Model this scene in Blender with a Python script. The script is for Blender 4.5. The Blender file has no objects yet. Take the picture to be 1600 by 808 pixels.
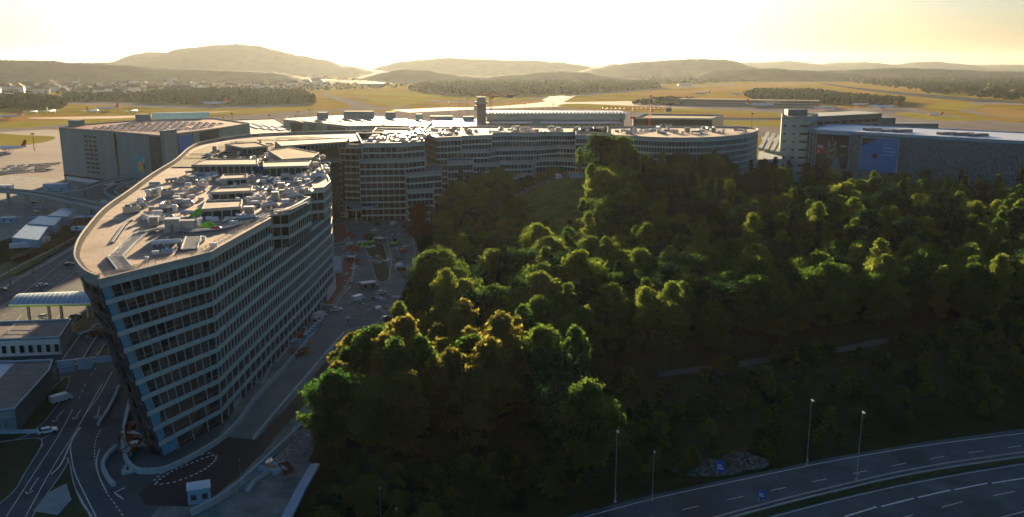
import bpy, math, random
from mathutils import Vector, Matrix, noise

# ------------------------------------------------------------------ camera, world, sun, exposure
SC = bpy.context.scene
COL = SC.collection
F = 1350.0
PITCH = math.atan(298 / F)
CH = 88.0
cam_d = bpy.data.cameras.new('camera')
cam = bpy.data.objects.new('camera', cam_d)
COL.objects.link(cam)
cam_d.sensor_width = 36
cam_d.lens = 36 * F / 1600
cam_d.clip_start = 1
cam_d.clip_end = 60000
cam.location = (0, 0, CH)
cam.rotation_euler = (math.pi / 2 - PITCH, 0, 0)
SC.camera = cam

SUN_EL = math.radians(6.3)
SUN_AZ = math.radians(-6.4)          # from +Y towards +X
world = bpy.data.worlds.new('World')
SC.world = world
world.use_nodes = True
wn = world.node_tree.nodes
wl = world.node_tree.links
bg = wn['Background']
sky = wn.new('ShaderNodeTexSky')
sky.sky_type = 'NISHITA'
sky.sun_disc = False
sky.sun_elevation = SUN_EL
sky.sun_rotation = SUN_AZ
sky.altitude = 400
sky.air_density = 1.0
sky.dust_density = 2.9
sky.ozone_density = 3.8
wl.new(sky.outputs[0], bg.inputs[0])
bg.inputs[1].default_value = 0.045

sd = bpy.data.lights.new('sun', 'SUN')
sd.energy = 5.0
sd.angle = math.radians(0.5)
sd.color = (1.0, 0.72, 0.42)
sun = bpy.data.objects.new('sun', sd)
COL.objects.link(sun)
sdir = Vector((math.sin(SUN_AZ) * math.cos(SUN_EL), math.cos(SUN_AZ) * math.cos(SUN_EL), math.sin(SUN_EL)))
sun.rotation_euler = sdir.to_track_quat('Z', 'Y').to_euler()
sun.location = (0, 0, 600)

SC.view_settings.view_transform = 'Standard'
SC.view_settings.look = 'None'
SC.view_settings.exposure = 1.95
SC.view_settings.gamma = 1
SC.view_settings.use_curve_mapping = False
cy = SC.cycles
cy.use_denoising = True
cy.max_bounces = 6
cy.diffuse_bounces = 3
cy.glossy_bounces = 2
cy.transmission_bounces = 3
cy.transparent_max_bounces = 6
cy.volume_bounces = 1
cy.sample_clamp_indirect = 4
cy.sample_clamp_direct = 30

# ------------------------------------------------------------------ helpers
def at(px, py, z=0.0):
    """a point of the reference, dropped on the level z"""
    x = (px - 800) / F
    y = -(py - 404) / F
    dy = math.cos(PITCH) + y * math.sin(PITCH)
    dz = -math.sin(PITCH) + y * math.cos(PITCH)
    t = (z - CH) / dz
    return (x * t, dy * t)

def at_dist(px, py, Y):
    x = (px - 800) / F
    y = -(py - 404) / F
    dy = math.cos(PITCH) + y * math.sin(PITCH)
    dz = -math.sin(PITCH) + y * math.cos(PITCH)
    t = Y / dy
    return (x * t, CH + dz * t)

def smooth(a, b, x):
    t = max(0.0, min(1.0, (x - a) / (b - a)))
    return t * t * (3 - 2 * t)

def interp(tab, x):
    if x <= tab[0][0]:
        return tab[0][1]
    for (a, u), (b, v) in zip(tab, tab[1:]):
        if x <= b:
            t = (x - a) / (b - a)
            t = t * t * (3 - 2 * t)
            return u + (v - u) * t
    return tab[-1][1]

class MB:
    def __init__(s):
        s.v = []
        s.f = []
        s.m = []
    def add(s, vs, fs, mi=0):
        b = len(s.v)
        s.v.extend(vs)
        s.f.extend([tuple(i + b for i in f) for f in fs])
        s.m.extend([mi] * len(fs))
        return s
    def box(s, cx, cy_, z0, sx, sy, sz, rot=0.0, mi=0):
        c, n = math.cos(rot), math.sin(rot)
        vs = []
        for z in (z0, z0 + sz):
            for x, y in ((-1, -1), (1, -1), (1, 1), (-1, 1)):
                x *= sx / 2
                y *= sy / 2
                vs.append((cx + x * c - y * n, cy_ + x * n + y * c, z))
        return s.add(vs, [(3, 2, 1, 0), (4, 5, 6, 7), (0, 1, 5, 4), (1, 2, 6, 5), (2, 3, 7, 6), (3, 0, 4, 7)], mi)
    def prism(s, poly, z0, z1, mi=0, top=True, bottom=True, sides=True, poly_top=None):
        n = len(poly)
        pt = poly_top or poly
        vs = [(p[0], p[1], z0) for p in poly] + [(p[0], p[1], z1) for p in pt]
        fs = []
        if sides:
            fs += [(i, (i + 1) % n, (i + 1) % n + n, i + n) for i in range(n)]
        if top:
            fs.append(tuple(range(n, 2 * n)))
        if bottom:
            fs.append(tuple(reversed(range(n))))
        return s.add(vs, fs, mi)
    def flat(s, poly, z, mi=0):
        return s.add([(p[0], p[1], z) for p in poly], [tuple(range(len(poly)))], mi)
    def bar(s, p0, p1, w, h=None, mi=0):
        """square bar between two points"""
        h = h or w
        p0 = Vector(p0)
        p1 = Vector(p1)
        d = (p1 - p0)
        if d.length < 1e-6:
            return s
        d.normalize()
        side = d.cross(Vector((0, 0, 1)))
        if side.length < 1e-3:
            side = Vector((1, 0, 0))
        side.normalize()
        up = side.cross(d)
        vs = []
        for p in (p0, p1):
            for a, b in ((-1, -1), (1, -1), (1, 1), (-1, 1)):
                q = p + side * (a * w / 2) + up * (b * h / 2)
                vs.append(tuple(q))
        return s.add(vs, [(3, 2, 1, 0), (4, 5, 6, 7), (0, 1, 5, 4), (1, 2, 6, 5), (2, 3, 7, 6), (3, 0, 4, 7)], mi)
    def tube(s, p0, p1, r0, r1=None, n=8, mi=0, caps=True):
        r1 = r0 if r1 is None else r1
        p0 = Vector(p0)
        p1 = Vector(p1)
        d = (p1 - p0).normalized()
        a = d.cross(Vector((0, 0, 1)))
        if a.length < 1e-3:
            a = Vector((1, 0, 0))
        a.normalize()
        b = d.cross(a)
        vs = []
        for p, r in ((p0, r0), (p1, r1)):
            for i in range(n):
                t = 2 * math.pi * i / n
                vs.append(tuple(p + a * (r * math.cos(t)) + b * (r * math.sin(t))))
        fs = [(i, i + n, (i + 1) % n + n, (i + 1) % n) for i in range(n)]
        if caps:
            fs += [tuple(range(n)), tuple(reversed(range(n, 2 * n)))]
        return s.add(vs, fs, mi)
    def wall(s, line, w, z0, z1, mi=0, closed=False):
        """upright strip of thickness w along a polyline; z may vary per point when lists are given"""
        L, R = offset_line(line, w / 2, closed), offset_line(line, -w / 2, closed)
        n = len(line)
        za = z0 if isinstance(z0, (list, tuple)) else [z0] * n
        zb = z1 if isinstance(z1, (list, tuple)) else [z1] * n
        m = n if closed else n - 1
        vs = []
        for i in range(n):
            vs += [(L[i][0], L[i][1], za[i]), (R[i][0], R[i][1], za[i]), (R[i][0], R[i][1], zb[i]), (L[i][0], L[i][1], zb[i])]
        fs = []
        for i in range(m):
            a = 4 * i
            b = 4 * ((i + 1) % n)
            for k in range(4):
                fs.append((a + k, a + (k + 1) % 4, b + (k + 1) % 4, b + k))
        if not closed:
            fs += [(3, 2, 1, 0), (4 * n - 4, 4 * n - 3, 4 * n - 2, 4 * n - 1)]
        return s.add(vs, fs, mi)
    def strip(s, line, w, z, mi=0):
        L, R = offset_line(line, w / 2), offset_line(line, -w / 2)
        n = len(line)
        zz = z if isinstance(z, (list, tuple)) else [z] * n
        vs = []
        for i in range(n):
            vs += [(L[i][0], L[i][1], zz[i]), (R[i][0], R[i][1], zz[i])]
        return s.add(vs, [(2 * i + 1, 2 * i + 3, 2 * i + 2, 2 * i) for i in range(n - 1)], mi)
    def build(s, name, mats, parent=None, smooth=False, local=False, label=None, kind=None, link=True):
        me = bpy.data.meshes.new(name)
        ox = oy = oz = 0.0
        if parent is not None and not local:
            p = parent
            while p is not None:
                ox += p.location[0]
                oy += p.location[1]
                oz += p.location[2]
                p = p.parent
        vs = s.v if (ox == oy == oz == 0) else [(v[0] - ox, v[1] - oy, v[2] - oz) for v in s.v]
        me.from_pydata(vs, [], s.f)
        if not isinstance(mats, (list, tuple)):
            mats = [mats]
        for m in mats:
            me.materials.append(m)
        if len(mats) > 1:
            me.polygons.foreach_set('material_index', s.m)
        if smooth:
            me.polygons.foreach_set('use_smooth', [True] * len(me.polygons))
        me.update()
        o = bpy.data.objects.new(name, me)
        COL.objects.link(o)
        if parent is not None:
            o.parent = parent
        if label:
            o['label'] = label
        if kind:
            o['kind'] = kind
        return o

def offset_line(line, d, closed=False):
    n = len(line)
    out = []
    for i in range(n):
        if closed:
            a, b = line[i - 1], line[(i + 1) % n]
        else:
            a, b = line[max(0, i - 1)], line[min(n - 1, i + 1)]
        c = line[i]
        def nrm(p, q):
            x, y = q[0] - p[0], q[1] - p[1]
            l = math.hypot(x, y) or 1.0
            return (-y / l, x / l)
        n1 = nrm(a, c) if (a[0], a[1]) != (c[0], c[1]) else nrm(c, b)
        n2 = nrm(c, b) if (b[0], b[1]) != (c[0], c[1]) else n1
        mx, my = n1[0] + n2[0], n1[1] + n2[1]
        l = math.hypot(mx, my) or 1.0
        mx /= l
        my /= l
        k = 1.0 / max(0.5, mx * n1[0] + my * n1[1])
        out.append((c[0] + mx * d * k, c[1] + my * d * k))
    return out

def spline(pts, per=6, closed=False):
    """Catmull-Rom through 2-D or 3-D points"""
    n = len(pts)
    out = []
    segs = n if closed else n - 1
    for i in range(segs):
        if closed:
            p0, p1, p2, p3 = pts[i - 1], pts[i], pts[(i + 1) % n], pts[(i + 2) % n]
        else:
            p0, p1, p2, p3 = pts[max(0, i - 1)], pts[i], pts[i + 1], pts[min(n - 1, i + 2)]
        for k in range(per):
            t = k / per
            out.append(tuple(0.5 * ((2 * b) + (-a + c) * t + (2 * a - 5 * b + 4 * c - d) * t * t + (-a + 3 * b - 3 * c + d) * t ** 3)
                             for a, b, c, d in zip(p0, p1, p2, p3)))
    if not closed:
        out.append(tuple(pts[-1]))
    return out

def lerp2(a, b, t):
    return (a[0] + (b[0] - a[0]) * t, a[1] + (b[1] - a[1]) * t)

def along(line, step, start=0.0):
    """points and headings every step metres along a polyline"""
    out = []
    d = start
    for a, b in zip(line, line[1:]):
        L = math.hypot(b[0] - a[0], b[1] - a[1])
        while d <= L:
            t = d / L if L else 0
            out.append((a[0] + (b[0] - a[0]) * t, a[1] + (b[1] - a[1]) * t, math.atan2(b[1] - a[1], b[0] - a[0])))
            d += step
        d -= L
    return out

def thing(name, label, cat, loc=(0, 0, 0), rot=0.0, group=None):
    o = bpy.data.objects.new(name, None)
    COL.objects.link(o)
    o.location = loc
    o.rotation_euler = (0, 0, rot)
    o.empty_display_size = 0.5
    o['label'] = label
    o['category'] = cat
    if group:
        o['group'] = group
    return o

def tag(o, label, cat, group=None):
    o['label'] = label
    o['category'] = cat
    if group:
        o['group'] = group
    return o

def kids(o):
    return [c for c in o.children]

def dup(root, loc, rot=0.0, label=None, group=None, scale=None):
    r = root.copy()
    COL.objects.link(r)
    r.location = loc
    r.rotation_euler = (0, 0, rot)
    if scale is not None:
        r.scale = scale if isinstance(scale, (tuple, list)) else (scale,) * 3
    if label:
        r['label'] = label
    if group:
        r['group'] = group
    for ch in kids(root):
        c = ch.copy()
        COL.objects.link(c)
        c.parent = r
        for g in kids(ch):
            d = g.copy()
            COL.objects.link(d)
            d.parent = c
    return r

# ------------------------------------------------------------------ materials
def mat(name, c1, c2=None, rough=0.8, scale=0.3, metal=0.0, bump=0.0, bscale=None, detail=5, spec=0.3, streak=None, ramp=(0.35, 0.65)):
    m = bpy.data.materials.new(name)
    m.use_nodes = True
    nt = m.node_tree
    N, L = nt.nodes, nt.links
    b = N['Principled BSDF']
    b.inputs['Roughness'].default_value = rough
    b.inputs['Metallic'].default_value = metal
    b.inputs['Specular IOR Level'].default_value = spec
    b.inputs['Base Color'].default_value = (*c1, 1)
    if c2 or bump:
        g = N.new('ShaderNodeNewGeometry')
        src = g.outputs['Position']
        if streak:
            mp = N.new('ShaderNodeMapping')
            mp.inputs['Scale'].default_value = streak
            L.new(src, mp.inputs[0])
            src = mp.outputs[0]
    if c2:
        n1 = N.new('ShaderNodeTexNoise')
        n1.inputs['Scale'].default_value = scale
        n1.inputs['Detail'].default_value = detail
        n1.inputs['Roughness'].default_value = 0.65
        L.new(src, n1.inputs['Vector'])
        r = N.new('ShaderNodeValToRGB')
        r.color_ramp.elements[0].position = ramp[0]
        r.color_ramp.elements[1].position = ramp[1]
        r.color_ramp.elements[0].color = (*c1, 1)
        r.color_ramp.elements[1].color = (*c2, 1)
        L.new(n1.outputs['Fac'], r.inputs[0])
        L.new(r.outputs[0], b.inputs['Base Color'])
    if bump:
        n2 = N.new('ShaderNodeTexNoise')
        n2.inputs['Scale'].default_value = bscale or scale * 4
        n2.inputs['Detail'].default_value = 4
        L.new(src, n2.inputs['Vector'])
        bp = N.new('ShaderNodeBump')
        bp.inputs['Strength'].default_value = 1
        bp.inputs['Distance'].default_value = bump
        L.new(n2.outputs['Fac'], bp.inputs['Height'])
        L.new(bp.outputs[0], b.inputs['Normal'])
    return m

def leaf_mat(name, c1, c2, trans=0.55, scale=0.12):
    m = bpy.data.materials.new(name)
    m.use_nodes = True
    nt = m.node_tree
    N, L = nt.nodes, nt.links
    N.remove(N['Principled BSDF'])
    out = N['Material Output']
    g = N.new('ShaderNodeNewGeometry')
    oi = N.new('ShaderNodeObjectInfo')
    n1 = N.new('ShaderNodeTexNoise')
    n1.inputs['Scale'].default_value = scale
    n1.inputs['Detail'].default_value = 6
    n1.inputs['Roughness'].default_value = 0.7
    L.new(g.outputs['Position'], n1.inputs['Vector'])
    ad = N.new('ShaderNodeMath')
    ad.operation = 'MULTIPLY_ADD'
    ad.inputs[1].default_value = 0.35
    L.new(oi.outputs['Random'], ad.inputs[0])
    L.new(n1.outputs['Fac'], ad.inputs[2])
    r = N.new('ShaderNodeValToRGB')
    r.color_ramp.elements[0].position = 0.42
    r.color_ramp.elements[1].position = 0.92
    r.color_ramp.elements[0].color = (*c1, 1)
    r.color_ramp.elements[1].color = (*c2, 1)
    L.new(ad.outputs[0], r.inputs[0])
    d = N.new('ShaderNodeBsdfDiffuse')
    t = N.new('ShaderNodeBsdfTranslucent')
    mx = N.new('ShaderNodeMixShader')
    mx.inputs[0].default_value = trans
    L.new(r.outputs[0], d.inputs[0])
    hs = N.new('ShaderNodeHueSaturation')
    hs.inputs['Saturation'].default_value = 1.15
    hs.inputs['Value'].default_value = 2.2
    L.new(r.outputs[0], hs.inputs['Color'])
    L.new(hs.outputs[0], t.inputs[0])
    L.new(d.outputs[0], mx.inputs[1])
    L.new(t.outputs[0], mx.inputs[2])
    L.new(mx.outputs[0], out.inputs[0])
    return m

M = dict(
    concrete=mat('concrete', (0.22, 0.30, 0.29), (0.30, 0.38, 0.36), scale=0.25, rough=0.85, bump=0.01),
    spandrel=mat('spandrel metal', (0.36, 0.50, 0.47), (0.44, 0.58, 0.54), scale=0.6, rough=0.45, spec=0.5),
    fin=mat('fin metal', (0.36, 0.40, 0.36), rough=0.4, spec=0.5),
    glass=mat('dark glass', (0.012, 0.016, 0.018), (0.03, 0.035, 0.035), scale=0.35, rough=0.12, spec=0.6),
    inner=mat('room behind glass', (0.03, 0.03, 0.03), (0.10, 0.09, 0.07), scale=0.25, rough=0.6),
    skyglass=mat('painted sky reflection glass', (0.12, 0.40, 0.52), rough=0.25, spec=0.8),  # blue base colour stands in for sky mirrored in the corner bay
    parapet=mat('parapet', (0.38, 0.36, 0.30), (0.48, 0.45, 0.38), scale=0.5, rough=0.6),
    roof=mat('roof slabs', (0.42, 0.32, 0.23), (0.58, 0.46, 0.34), scale=0.35, rough=0.85, bump=0.01),
    roofdark=mat('roof membrane', (0.13, 0.13, 0.13), (0.20, 0.19, 0.18), scale=0.3, rough=0.8),
    greenroof=mat('green roof', (0.035, 0.042, 0.012), (0.10, 0.09, 0.03), scale=0.5, rough=0.95, bump=0.06),
    white=mat('white paint', (0.72, 0.72, 0.70), (0.8, 0.8, 0.78), scale=1.0, rough=0.5),
    galv=mat('galvanised metal', (0.42, 0.43, 0.44), (0.60, 0.60, 0.60), scale=1.5, rough=0.35, metal=0.6),
    steel=mat('grey steel', (0.20, 0.21, 0.21), rough=0.5, metal=0.3),
    black=mat('black', (0.02, 0.02, 0.02), rough=0.5),
    asphalt=mat('asphalt', (0.058, 0.088, 0.092), (0.088, 0.125, 0.128), scale=0.15, rough=0.85, bump=0.004, bscale=4),
    darkasphalt=mat('fresh asphalt', (0.016, 0.017, 0.02), (0.026, 0.026, 0.028), scale=0.2, rough=0.8),
    dirt=mat('gravel dirt', (0.09, 0.12, 0.11), (0.25, 0.27, 0.24), scale=0.18, rough=0.95, bump=0.05, bscale=1.2),
    dusty=mat('dusty street', (0.10, 0.135, 0.135), (0.19, 0.225, 0.215), scale=0.12, rough=0.9, detail=9, bump=.02, bscale=2),
    redsoil=mat('reddish soil', (0.20, 0.07, 0.045), (0.30, 0.12, 0.075), scale=0.4, rough=0.95, bump=0.04),
    paint=mat('road paint', (0.55, 0.56, 0.55), (0.75, 0.75, 0.73), scale=1.2, rough=0.6),
    grass=mat('grass', (0.022, 0.038, 0.010), (0.055, 0.07, 0.02), scale=0.2, rough=0.95, bump=0.08, bscale=2),
    kerb=mat('kerb stone', (0.34, 0.40, 0.38), (0.46, 0.52, 0.50), scale=0.8, rough=0.8),
    taxi=mat('taxiway concrete', (0.26, 0.23, 0.20), (0.36, 0.31, 0.26), scale=0.02, rough=1, spec=0, streak=(1, 0.25, 1)),
    runway=mat('runway asphalt', (0.075, 0.085, 0.09), (0.11, 0.12, 0.12), scale=0.02, rough=1, spec=0),
    apron=mat('apron concrete', (0.28, 0.24, 0.20), (0.38, 0.32, 0.26), scale=0.015, rough=0.9, spec=.05),
    rust=mat('rusty steel', (0.20, 0.06, 0.03), (0.30, 0.09, 0.04), scale=0.7, rough=0.6),
    red=mat('red paint', (0.55, 0.04, 0.03), rough=0.45),
    crane=mat('crane paint', (0.50, 0.10, 0.03), rough=0.5),
    orange=mat('orange paint', (0.75, 0.25, 0.03), rough=0.45),
    yellow=mat('yellow paint', (0.65, 0.50, 0.05), rough=0.45),
    lime=mat('lime green paint', (0.22, 0.55, 0.04), rough=0.5),
    blue=mat('blue paint', (0.03, 0.12, 0.40), rough=0.45),
    bluesheet=mat('pale blue sheet', (0.22, 0.38, 0.48), (0.32, 0.48, 0.56), scale=0.4, rough=0.45),
    teal=mat('teal glazing', (0.10, 0.22, 0.26), (0.16, 0.30, 0.34), scale=0.3, rough=0.2, spec=0.6),
    wood=mat('bark', (0.05, 0.04, 0.03), (0.09, 0.07, 0.05), scale=2, rough=0.9),
    timber=mat('timber boards', (0.28, 0.19, 0.10), (0.36, 0.25, 0.14), scale=1, rough=0.8),
    solar=mat('solar panel', (0.55, 0.57, 0.60), rough=0.3, spec=0.9),
    fuselage=mat('fuselage paint', (0.74, 0.76, 0.78), rough=0.3, spec=0.5),
    lampwhite=mat('lamp housing', (0.75, 0.77, 0.76), rough=0.4),
)

def add_joints(m, sx=1 / 3.0, dark=0.72):
    N, L = m.node_tree.nodes, m.node_tree.links
    b = N['Principled BSDF']
    src = b.inputs['Base Color'].links[0].from_socket
    g = N.new('ShaderNodeNewGeometry')
    mp = N.new('ShaderNodeMapping')
    mp.inputs['Scale'].default_value = (sx, sx, 0)
    mp.inputs['Rotation'].default_value = (0, 0, .35)
    L.new(g.outputs['Position'], mp.inputs[0])
    br = N.new('ShaderNodeTexBrick')
    br.inputs['Scale'].default_value = 1
    br.inputs['Mortar Size'].default_value = .03
    br.inputs['Color1'].default_value = (1, 1, 1, 1)
    br.inputs['Color2'].default_value = (.86, .86, .88, 1)
    br.inputs['Mortar'].default_value = (dark, dark, dark, 1)
    L.new(mp.outputs[0], br.inputs['Vector'])
    n = N.new('ShaderNodeTexNoise')
    n.inputs['Scale'].default_value = .09
    n.inputs['Detail'].default_value = 9
    L.new(g.outputs['Position'], n.inputs['Vector'])
    r = N.new('ShaderNodeValToRGB')
    r.color_ramp.elements[0].position = .38
    r.color_ramp.elements[0].color = (.68, .66, .64, 1)
    r.color_ramp.elements[1].position = .52
    r.color_ramp.elements[1].color = (1, 1, 1, 1)
    L.new(n.outputs['Fac'], r.inputs[0])
    last = src
    for o in (br.outputs['Color'], r.outputs[0]):
        mx = N.new('ShaderNodeMix')
        mx.data_type = 'RGBA'
        mx.blend_type = 'MULTIPLY'
        mx.inputs['Factor'].default_value = 1
        L.new(last, mx.inputs['A'])
        L.new(o, mx.inputs['B'])
        last = mx.outputs['Result']
    L.new(last, b.inputs['Base Color'])
add_joints(M['roof'])
add_joints(M['asphalt'], 1 / 14, .9)
# ------------------------------------------------------------------ terrain
HY = [(150, 0), (185, 0.6), (230, 2.0), (300, 3.5), (385, 10), (440, 18), (480, 25), (512, 27), (545, 14), (600, 0)]
def terrain(x, y):
    sx = smooth(-40, 50, x)
    h = interp(HY, y) * sx
    h *= 1 - 0.25 * smooth(60, 100, x) - 0.4 * smooth(110, 260, x)
    h *= smooth(6, 40, y - (158 + (x - 11) * 0.37 if x > 0 else 154))
    return h

def hill_mesh():
    xs = [-30000, -18000, -9000, -4500, -2400, -1200, -600, -300, -160, -80]
    xs += [-50 + 10 * i for i in range(0, 46)] + [450, 600, 900, 1500, 2600, 4800, 9000, 18000, 30000]
    ys = [-200, 0, 60, 110, 140] + [150 + 9 * i for i in range(0, 53)] + [700, 850, 1100, 1600, 2400, 3600, 5200, 8000, 12000, 17000, 26000]
    mb = MB()
    nx = len(xs)
    for y in ys:
        for x in xs:
            z = terrain(x, y)
            if z > 0.2:
                z += noise.noise(Vector((x * .05, y * .05, 0))) * min(1.0, z * .2)
            mb.v.append((x, y, z))
    for j in range(len(ys) - 1):
        for i in range(nx - 1):
            mb.f.append((j * nx + i, j * nx + i + 1, (j + 1) * nx + i + 1, (j + 1) * nx + i))
            mb.m.append(0)
    return mb

def ground_mat():
    m = bpy.data.materials.new('ground')
    m.use_nodes = True
    N, L = m.node_tree.nodes, m.node_tree.links
    b = N['Principled BSDF']
    b.inputs['Roughness'].default_value = 0.95
    b.inputs['Specular IOR Level'].default_value = 0
    g = N.new('ShaderNodeNewGeometry')
    mp = N.new('ShaderNodeMapping')
    mp.inputs['Scale'].default_value = (0.35, 1.0, 1)
    mp.inputs['Rotation'].default_value = (0, 0, 0.25)
    L.new(g.outputs['Position'], mp.inputs[0])
    n1 = N.new('ShaderNodeTexNoise')
    n1.inputs['Scale'].default_value = 0.006
    n1.inputs['Detail'].default_value = 7
    n1.inputs['Roughness'].default_value = 0.6
    L.new(mp.outputs[0], n1.inputs['Vector'])
    r = N.new('ShaderNodeValToRGB')
    e = r.color_ramp.elements
    e[0].position = 0.33
    e[0].color = (0.19, 0.18, 0.025, 1)
    e[1].position = 0.68
    e[1].color = (0.42, 0.22, 0.07, 1)
    x = e.new(0.5)
    x.color = (0.38, 0.27, 0.05, 1)
    L.new(n1.outputs['Fac'], r.inputs[0])
    # near the city the soil is dark grass and dirt
    n2 = N.new('ShaderNodeTexNoise')
    n2.inputs['Scale'].default_value = 0.09
    n2.inputs['Detail'].default_value = 8
    n2.inputs['Roughness'].default_value = 0.7
    L.new(g.outputs['Position'], n2.inputs['Vector'])
    r2 = N.new('ShaderNodeValToRGB')
    e = r2.color_ramp.elements
    e[0].position = 0.35
    e[0].color = (0.010, 0.019, 0.006, 1)
    e[1].position = 0.72
    e[1].color = (0.045, 0.062, 0.028, 1)
    x = e.new(0.5)
    x.color = (0.016, 0.038, 0.014, 1)
    L.new(n2.outputs['Fac'], r2.inputs[0])
    sp = N.new('ShaderNodeSeparateXYZ')
    L.new(g.outputs['Position'], sp.inputs[0])
    mr = N.new('ShaderNodeMapRange')
    mr.inputs['From Min'].default_value = 640
    mr.inputs['From Max'].default_value = 780
    L.new(sp.outputs['Y'], mr.inputs['Value'])
    mx = N.new('ShaderNodeMix')
    mx.data_type = 'RGBA'
    L.new(mr.outputs[0], mx.inputs['Factor'])
    L.new(r2.outputs[0], mx.inputs['A'])
    L.new(r.outputs[0], mx.inputs['B'])
    L.new(mx.outputs['Result'], b.inputs['Base Color'])
    bp = N.new('ShaderNodeBump')
    bp.inputs['Distance'].default_value = 0.25
    n3 = N.new('ShaderNodeTexNoise')
    n3.inputs['Scale'].default_value = 0.9
    n3.inputs['Detail'].default_value = 5
    L.new(g.outputs['Position'], n3.inputs['Vector'])
    L.new(n3.outputs['Fac'], bp.inputs['Height'])
    L.new(bp.outputs[0], b.inputs['Normal'])
    return m

M['ground'] = ground_mat()
g_ = hill_mesh().build('ground', M['ground'], smooth=True, kind='structure')

def sheet(name, px, z, m, per=0, world=False):
    pts = px if world else [at(x, y, 0) for x, y in px]
    if per:
        pts = spline(pts, per, True)
    return MB().flat(pts, z).build(name, m, kind='structure')

# ------------------------------------------------------------------ distant hills: closed ridges with their own distance
def forest_slope(name, c1, c2, sc=0.02, c3=None):
    m = mat(name, c1, c2, scale=sc, rough=0.95, spec=0.1, bump=3, bscale=0.03, detail=8)
    return m

def ridge(name, outline, Y, depth, m, rough=6.0, step=None, foot=-2.0, nd=7):
    """outline: (px, py) of the crest at distance Y"""
    pts = [at_dist(x, y, Y) for x, y in outline]
    pts.sort()
    step = step or 0.0035 * Y
    x = pts[0][0]
    cols = []
    while x <= pts[-1][0]:
        z = interp([(p[0], p[1]) for p in pts], x)
        cols.append((x, z))
        x += step
    mb = MB()
    K = [-1 + 2 * k / (nd * 2) for k in range(nd * 2 + 1)]
    for (x, z) in cols:
        for k in K:
            prof = max(0.0, 1 - abs(k) ** 1.4)
            nn = noise.noise(Vector((x / 160, k * depth / 160, Y))) + .6 * noise.noise(Vector((x / 60, k * depth / 60, Y)))
            yy = Y + (k * depth if k > 0 else k * depth)
            zz = foot + (z - foot) * prof + noise.noise(Vector((x / 17, k * 40, Y))) * 5 * prof + nn * rough * (prof if abs(k) > .01 else .5)
            mb.v.append((x, yy, max(foot, zz)))
    nk = len(K)
    for i in range(len(cols) - 1):
        for k in range(nk - 1):
            mb.f.append((i * nk + k, (i + 1) * nk + k, (i + 1) * nk + k + 1, i * nk + k + 1))
            mb.m.append(0)
    return mb.build(name, m, smooth=True, kind='structure')

H1 = forest_slope('hill forest', (0.022, 0.05, 0.030), (0.05, 0.085, 0.042), sc=0.008)
H2 = forest_slope('hill meadow', (0.030, 0.055, 0.028), (0.085, 0.115, 0.050), sc=0.004)
ridge('hills', [(-200, 104), (100, 100), (180, 97), (215, 84), (235, 81), (247, 81), (262, 83), (275, 77), (300, 74), (340, 70), (375, 69), (400, 71),
                (430, 78), (470, 87), (500, 92), (540, 102), (590, 110), (640, 114), (760, 120)], 9000, 900, H1, 14)
ridge('hills', [(-300, 96), (0, 94), (50, 94.5), (80, 95), (110, 98), (150, 98.5), (190, 101), (240, 106), (300, 108), (360, 110), (420, 113), (500, 124), (600, 127), (700, 130)], 5200, 380, H1, 7)
ridge('hills', [(540, 122), (580, 108), (600, 102), (625, 96), (660, 93), (700, 90), (740, 92), (800, 94), (830, 94), (870, 97), (900, 100), (930, 106), (980, 112), (1040, 121)], 9500, 700, H1, 9)
ridge('hills', [(900, 112), (930, 106), (960, 100), (1000, 97), (1040, 94), (1090, 92), (1130, 93), (1150, 96), (1170, 103), (1185, 108), (1230, 115), (1320, 124)], 8200, 600, H1, 9)
ridge('hills', [(1080, 118), (1120, 110), (1150, 108), (1200, 107), (1260, 110), (1300, 113), (1400, 118)], 6200, 300, H1, 6)
ridge('hills', [(1100, 103), (1160, 98), (1200, 97), (1230, 95), (1260, 98), (1285, 101), (1300, 98), (1350, 97), (1400, 101), (1430, 97), (1455, 96), (1490, 99), (1530, 103), (1570, 101), (1620, 102), (1800, 106)], 13500, 1200, H1, 12)
ridge('hills', [(-400, 103), (0, 103), (500, 104), (800, 103), (900, 102), (1100, 101), (1300, 100), (1500, 101), (1700, 102), (2000, 104)], 17000, 1500, H1, 12)
ridge('hills', [(1260, 112), (1300, 110), (1350, 108), (1400, 106), (1450, 107), (1500, 109), (1540, 111), (1600, 112), (1800, 110)], 7000, 350, H1, 6)
ridge('hills', [(560, 122), (600, 113), (630, 108), (660, 109), (690, 114), (720, 118), (760, 120), (800, 117), (850, 113), (880, 111), (910, 113), (940, 118), (1010, 124)], 5600, 250, H1, 6)

# the haze of a summer evening
def haze(density, aniso):
    mb = MB()
    mb.box(0, 12500, -3, 64000, 27500, 463, 0)
    m = bpy.data.materials.new('haze')
    m.use_nodes = True
    N, L = m.node_tree.nodes, m.node_tree.links
    N.remove(N['Principled BSDF'])
    v = N.new('ShaderNodeVolumePrincipled')
    v.inputs['Color'].default_value = (0.84, 0.95, 1.0, 1)
    v.inputs['Density'].default_value = density
    v.inputs['Anisotropy'].default_value = aniso
    L.new(v.outputs[0], N['Material Output'].inputs['Volume'])
    o = mb.build('haze', m, kind='stuff')
    tag(o, 'pale golden evening haze lying over the airfield and the hills', 'haze')
    return o
haze(0.0000115, 0.5)
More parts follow.
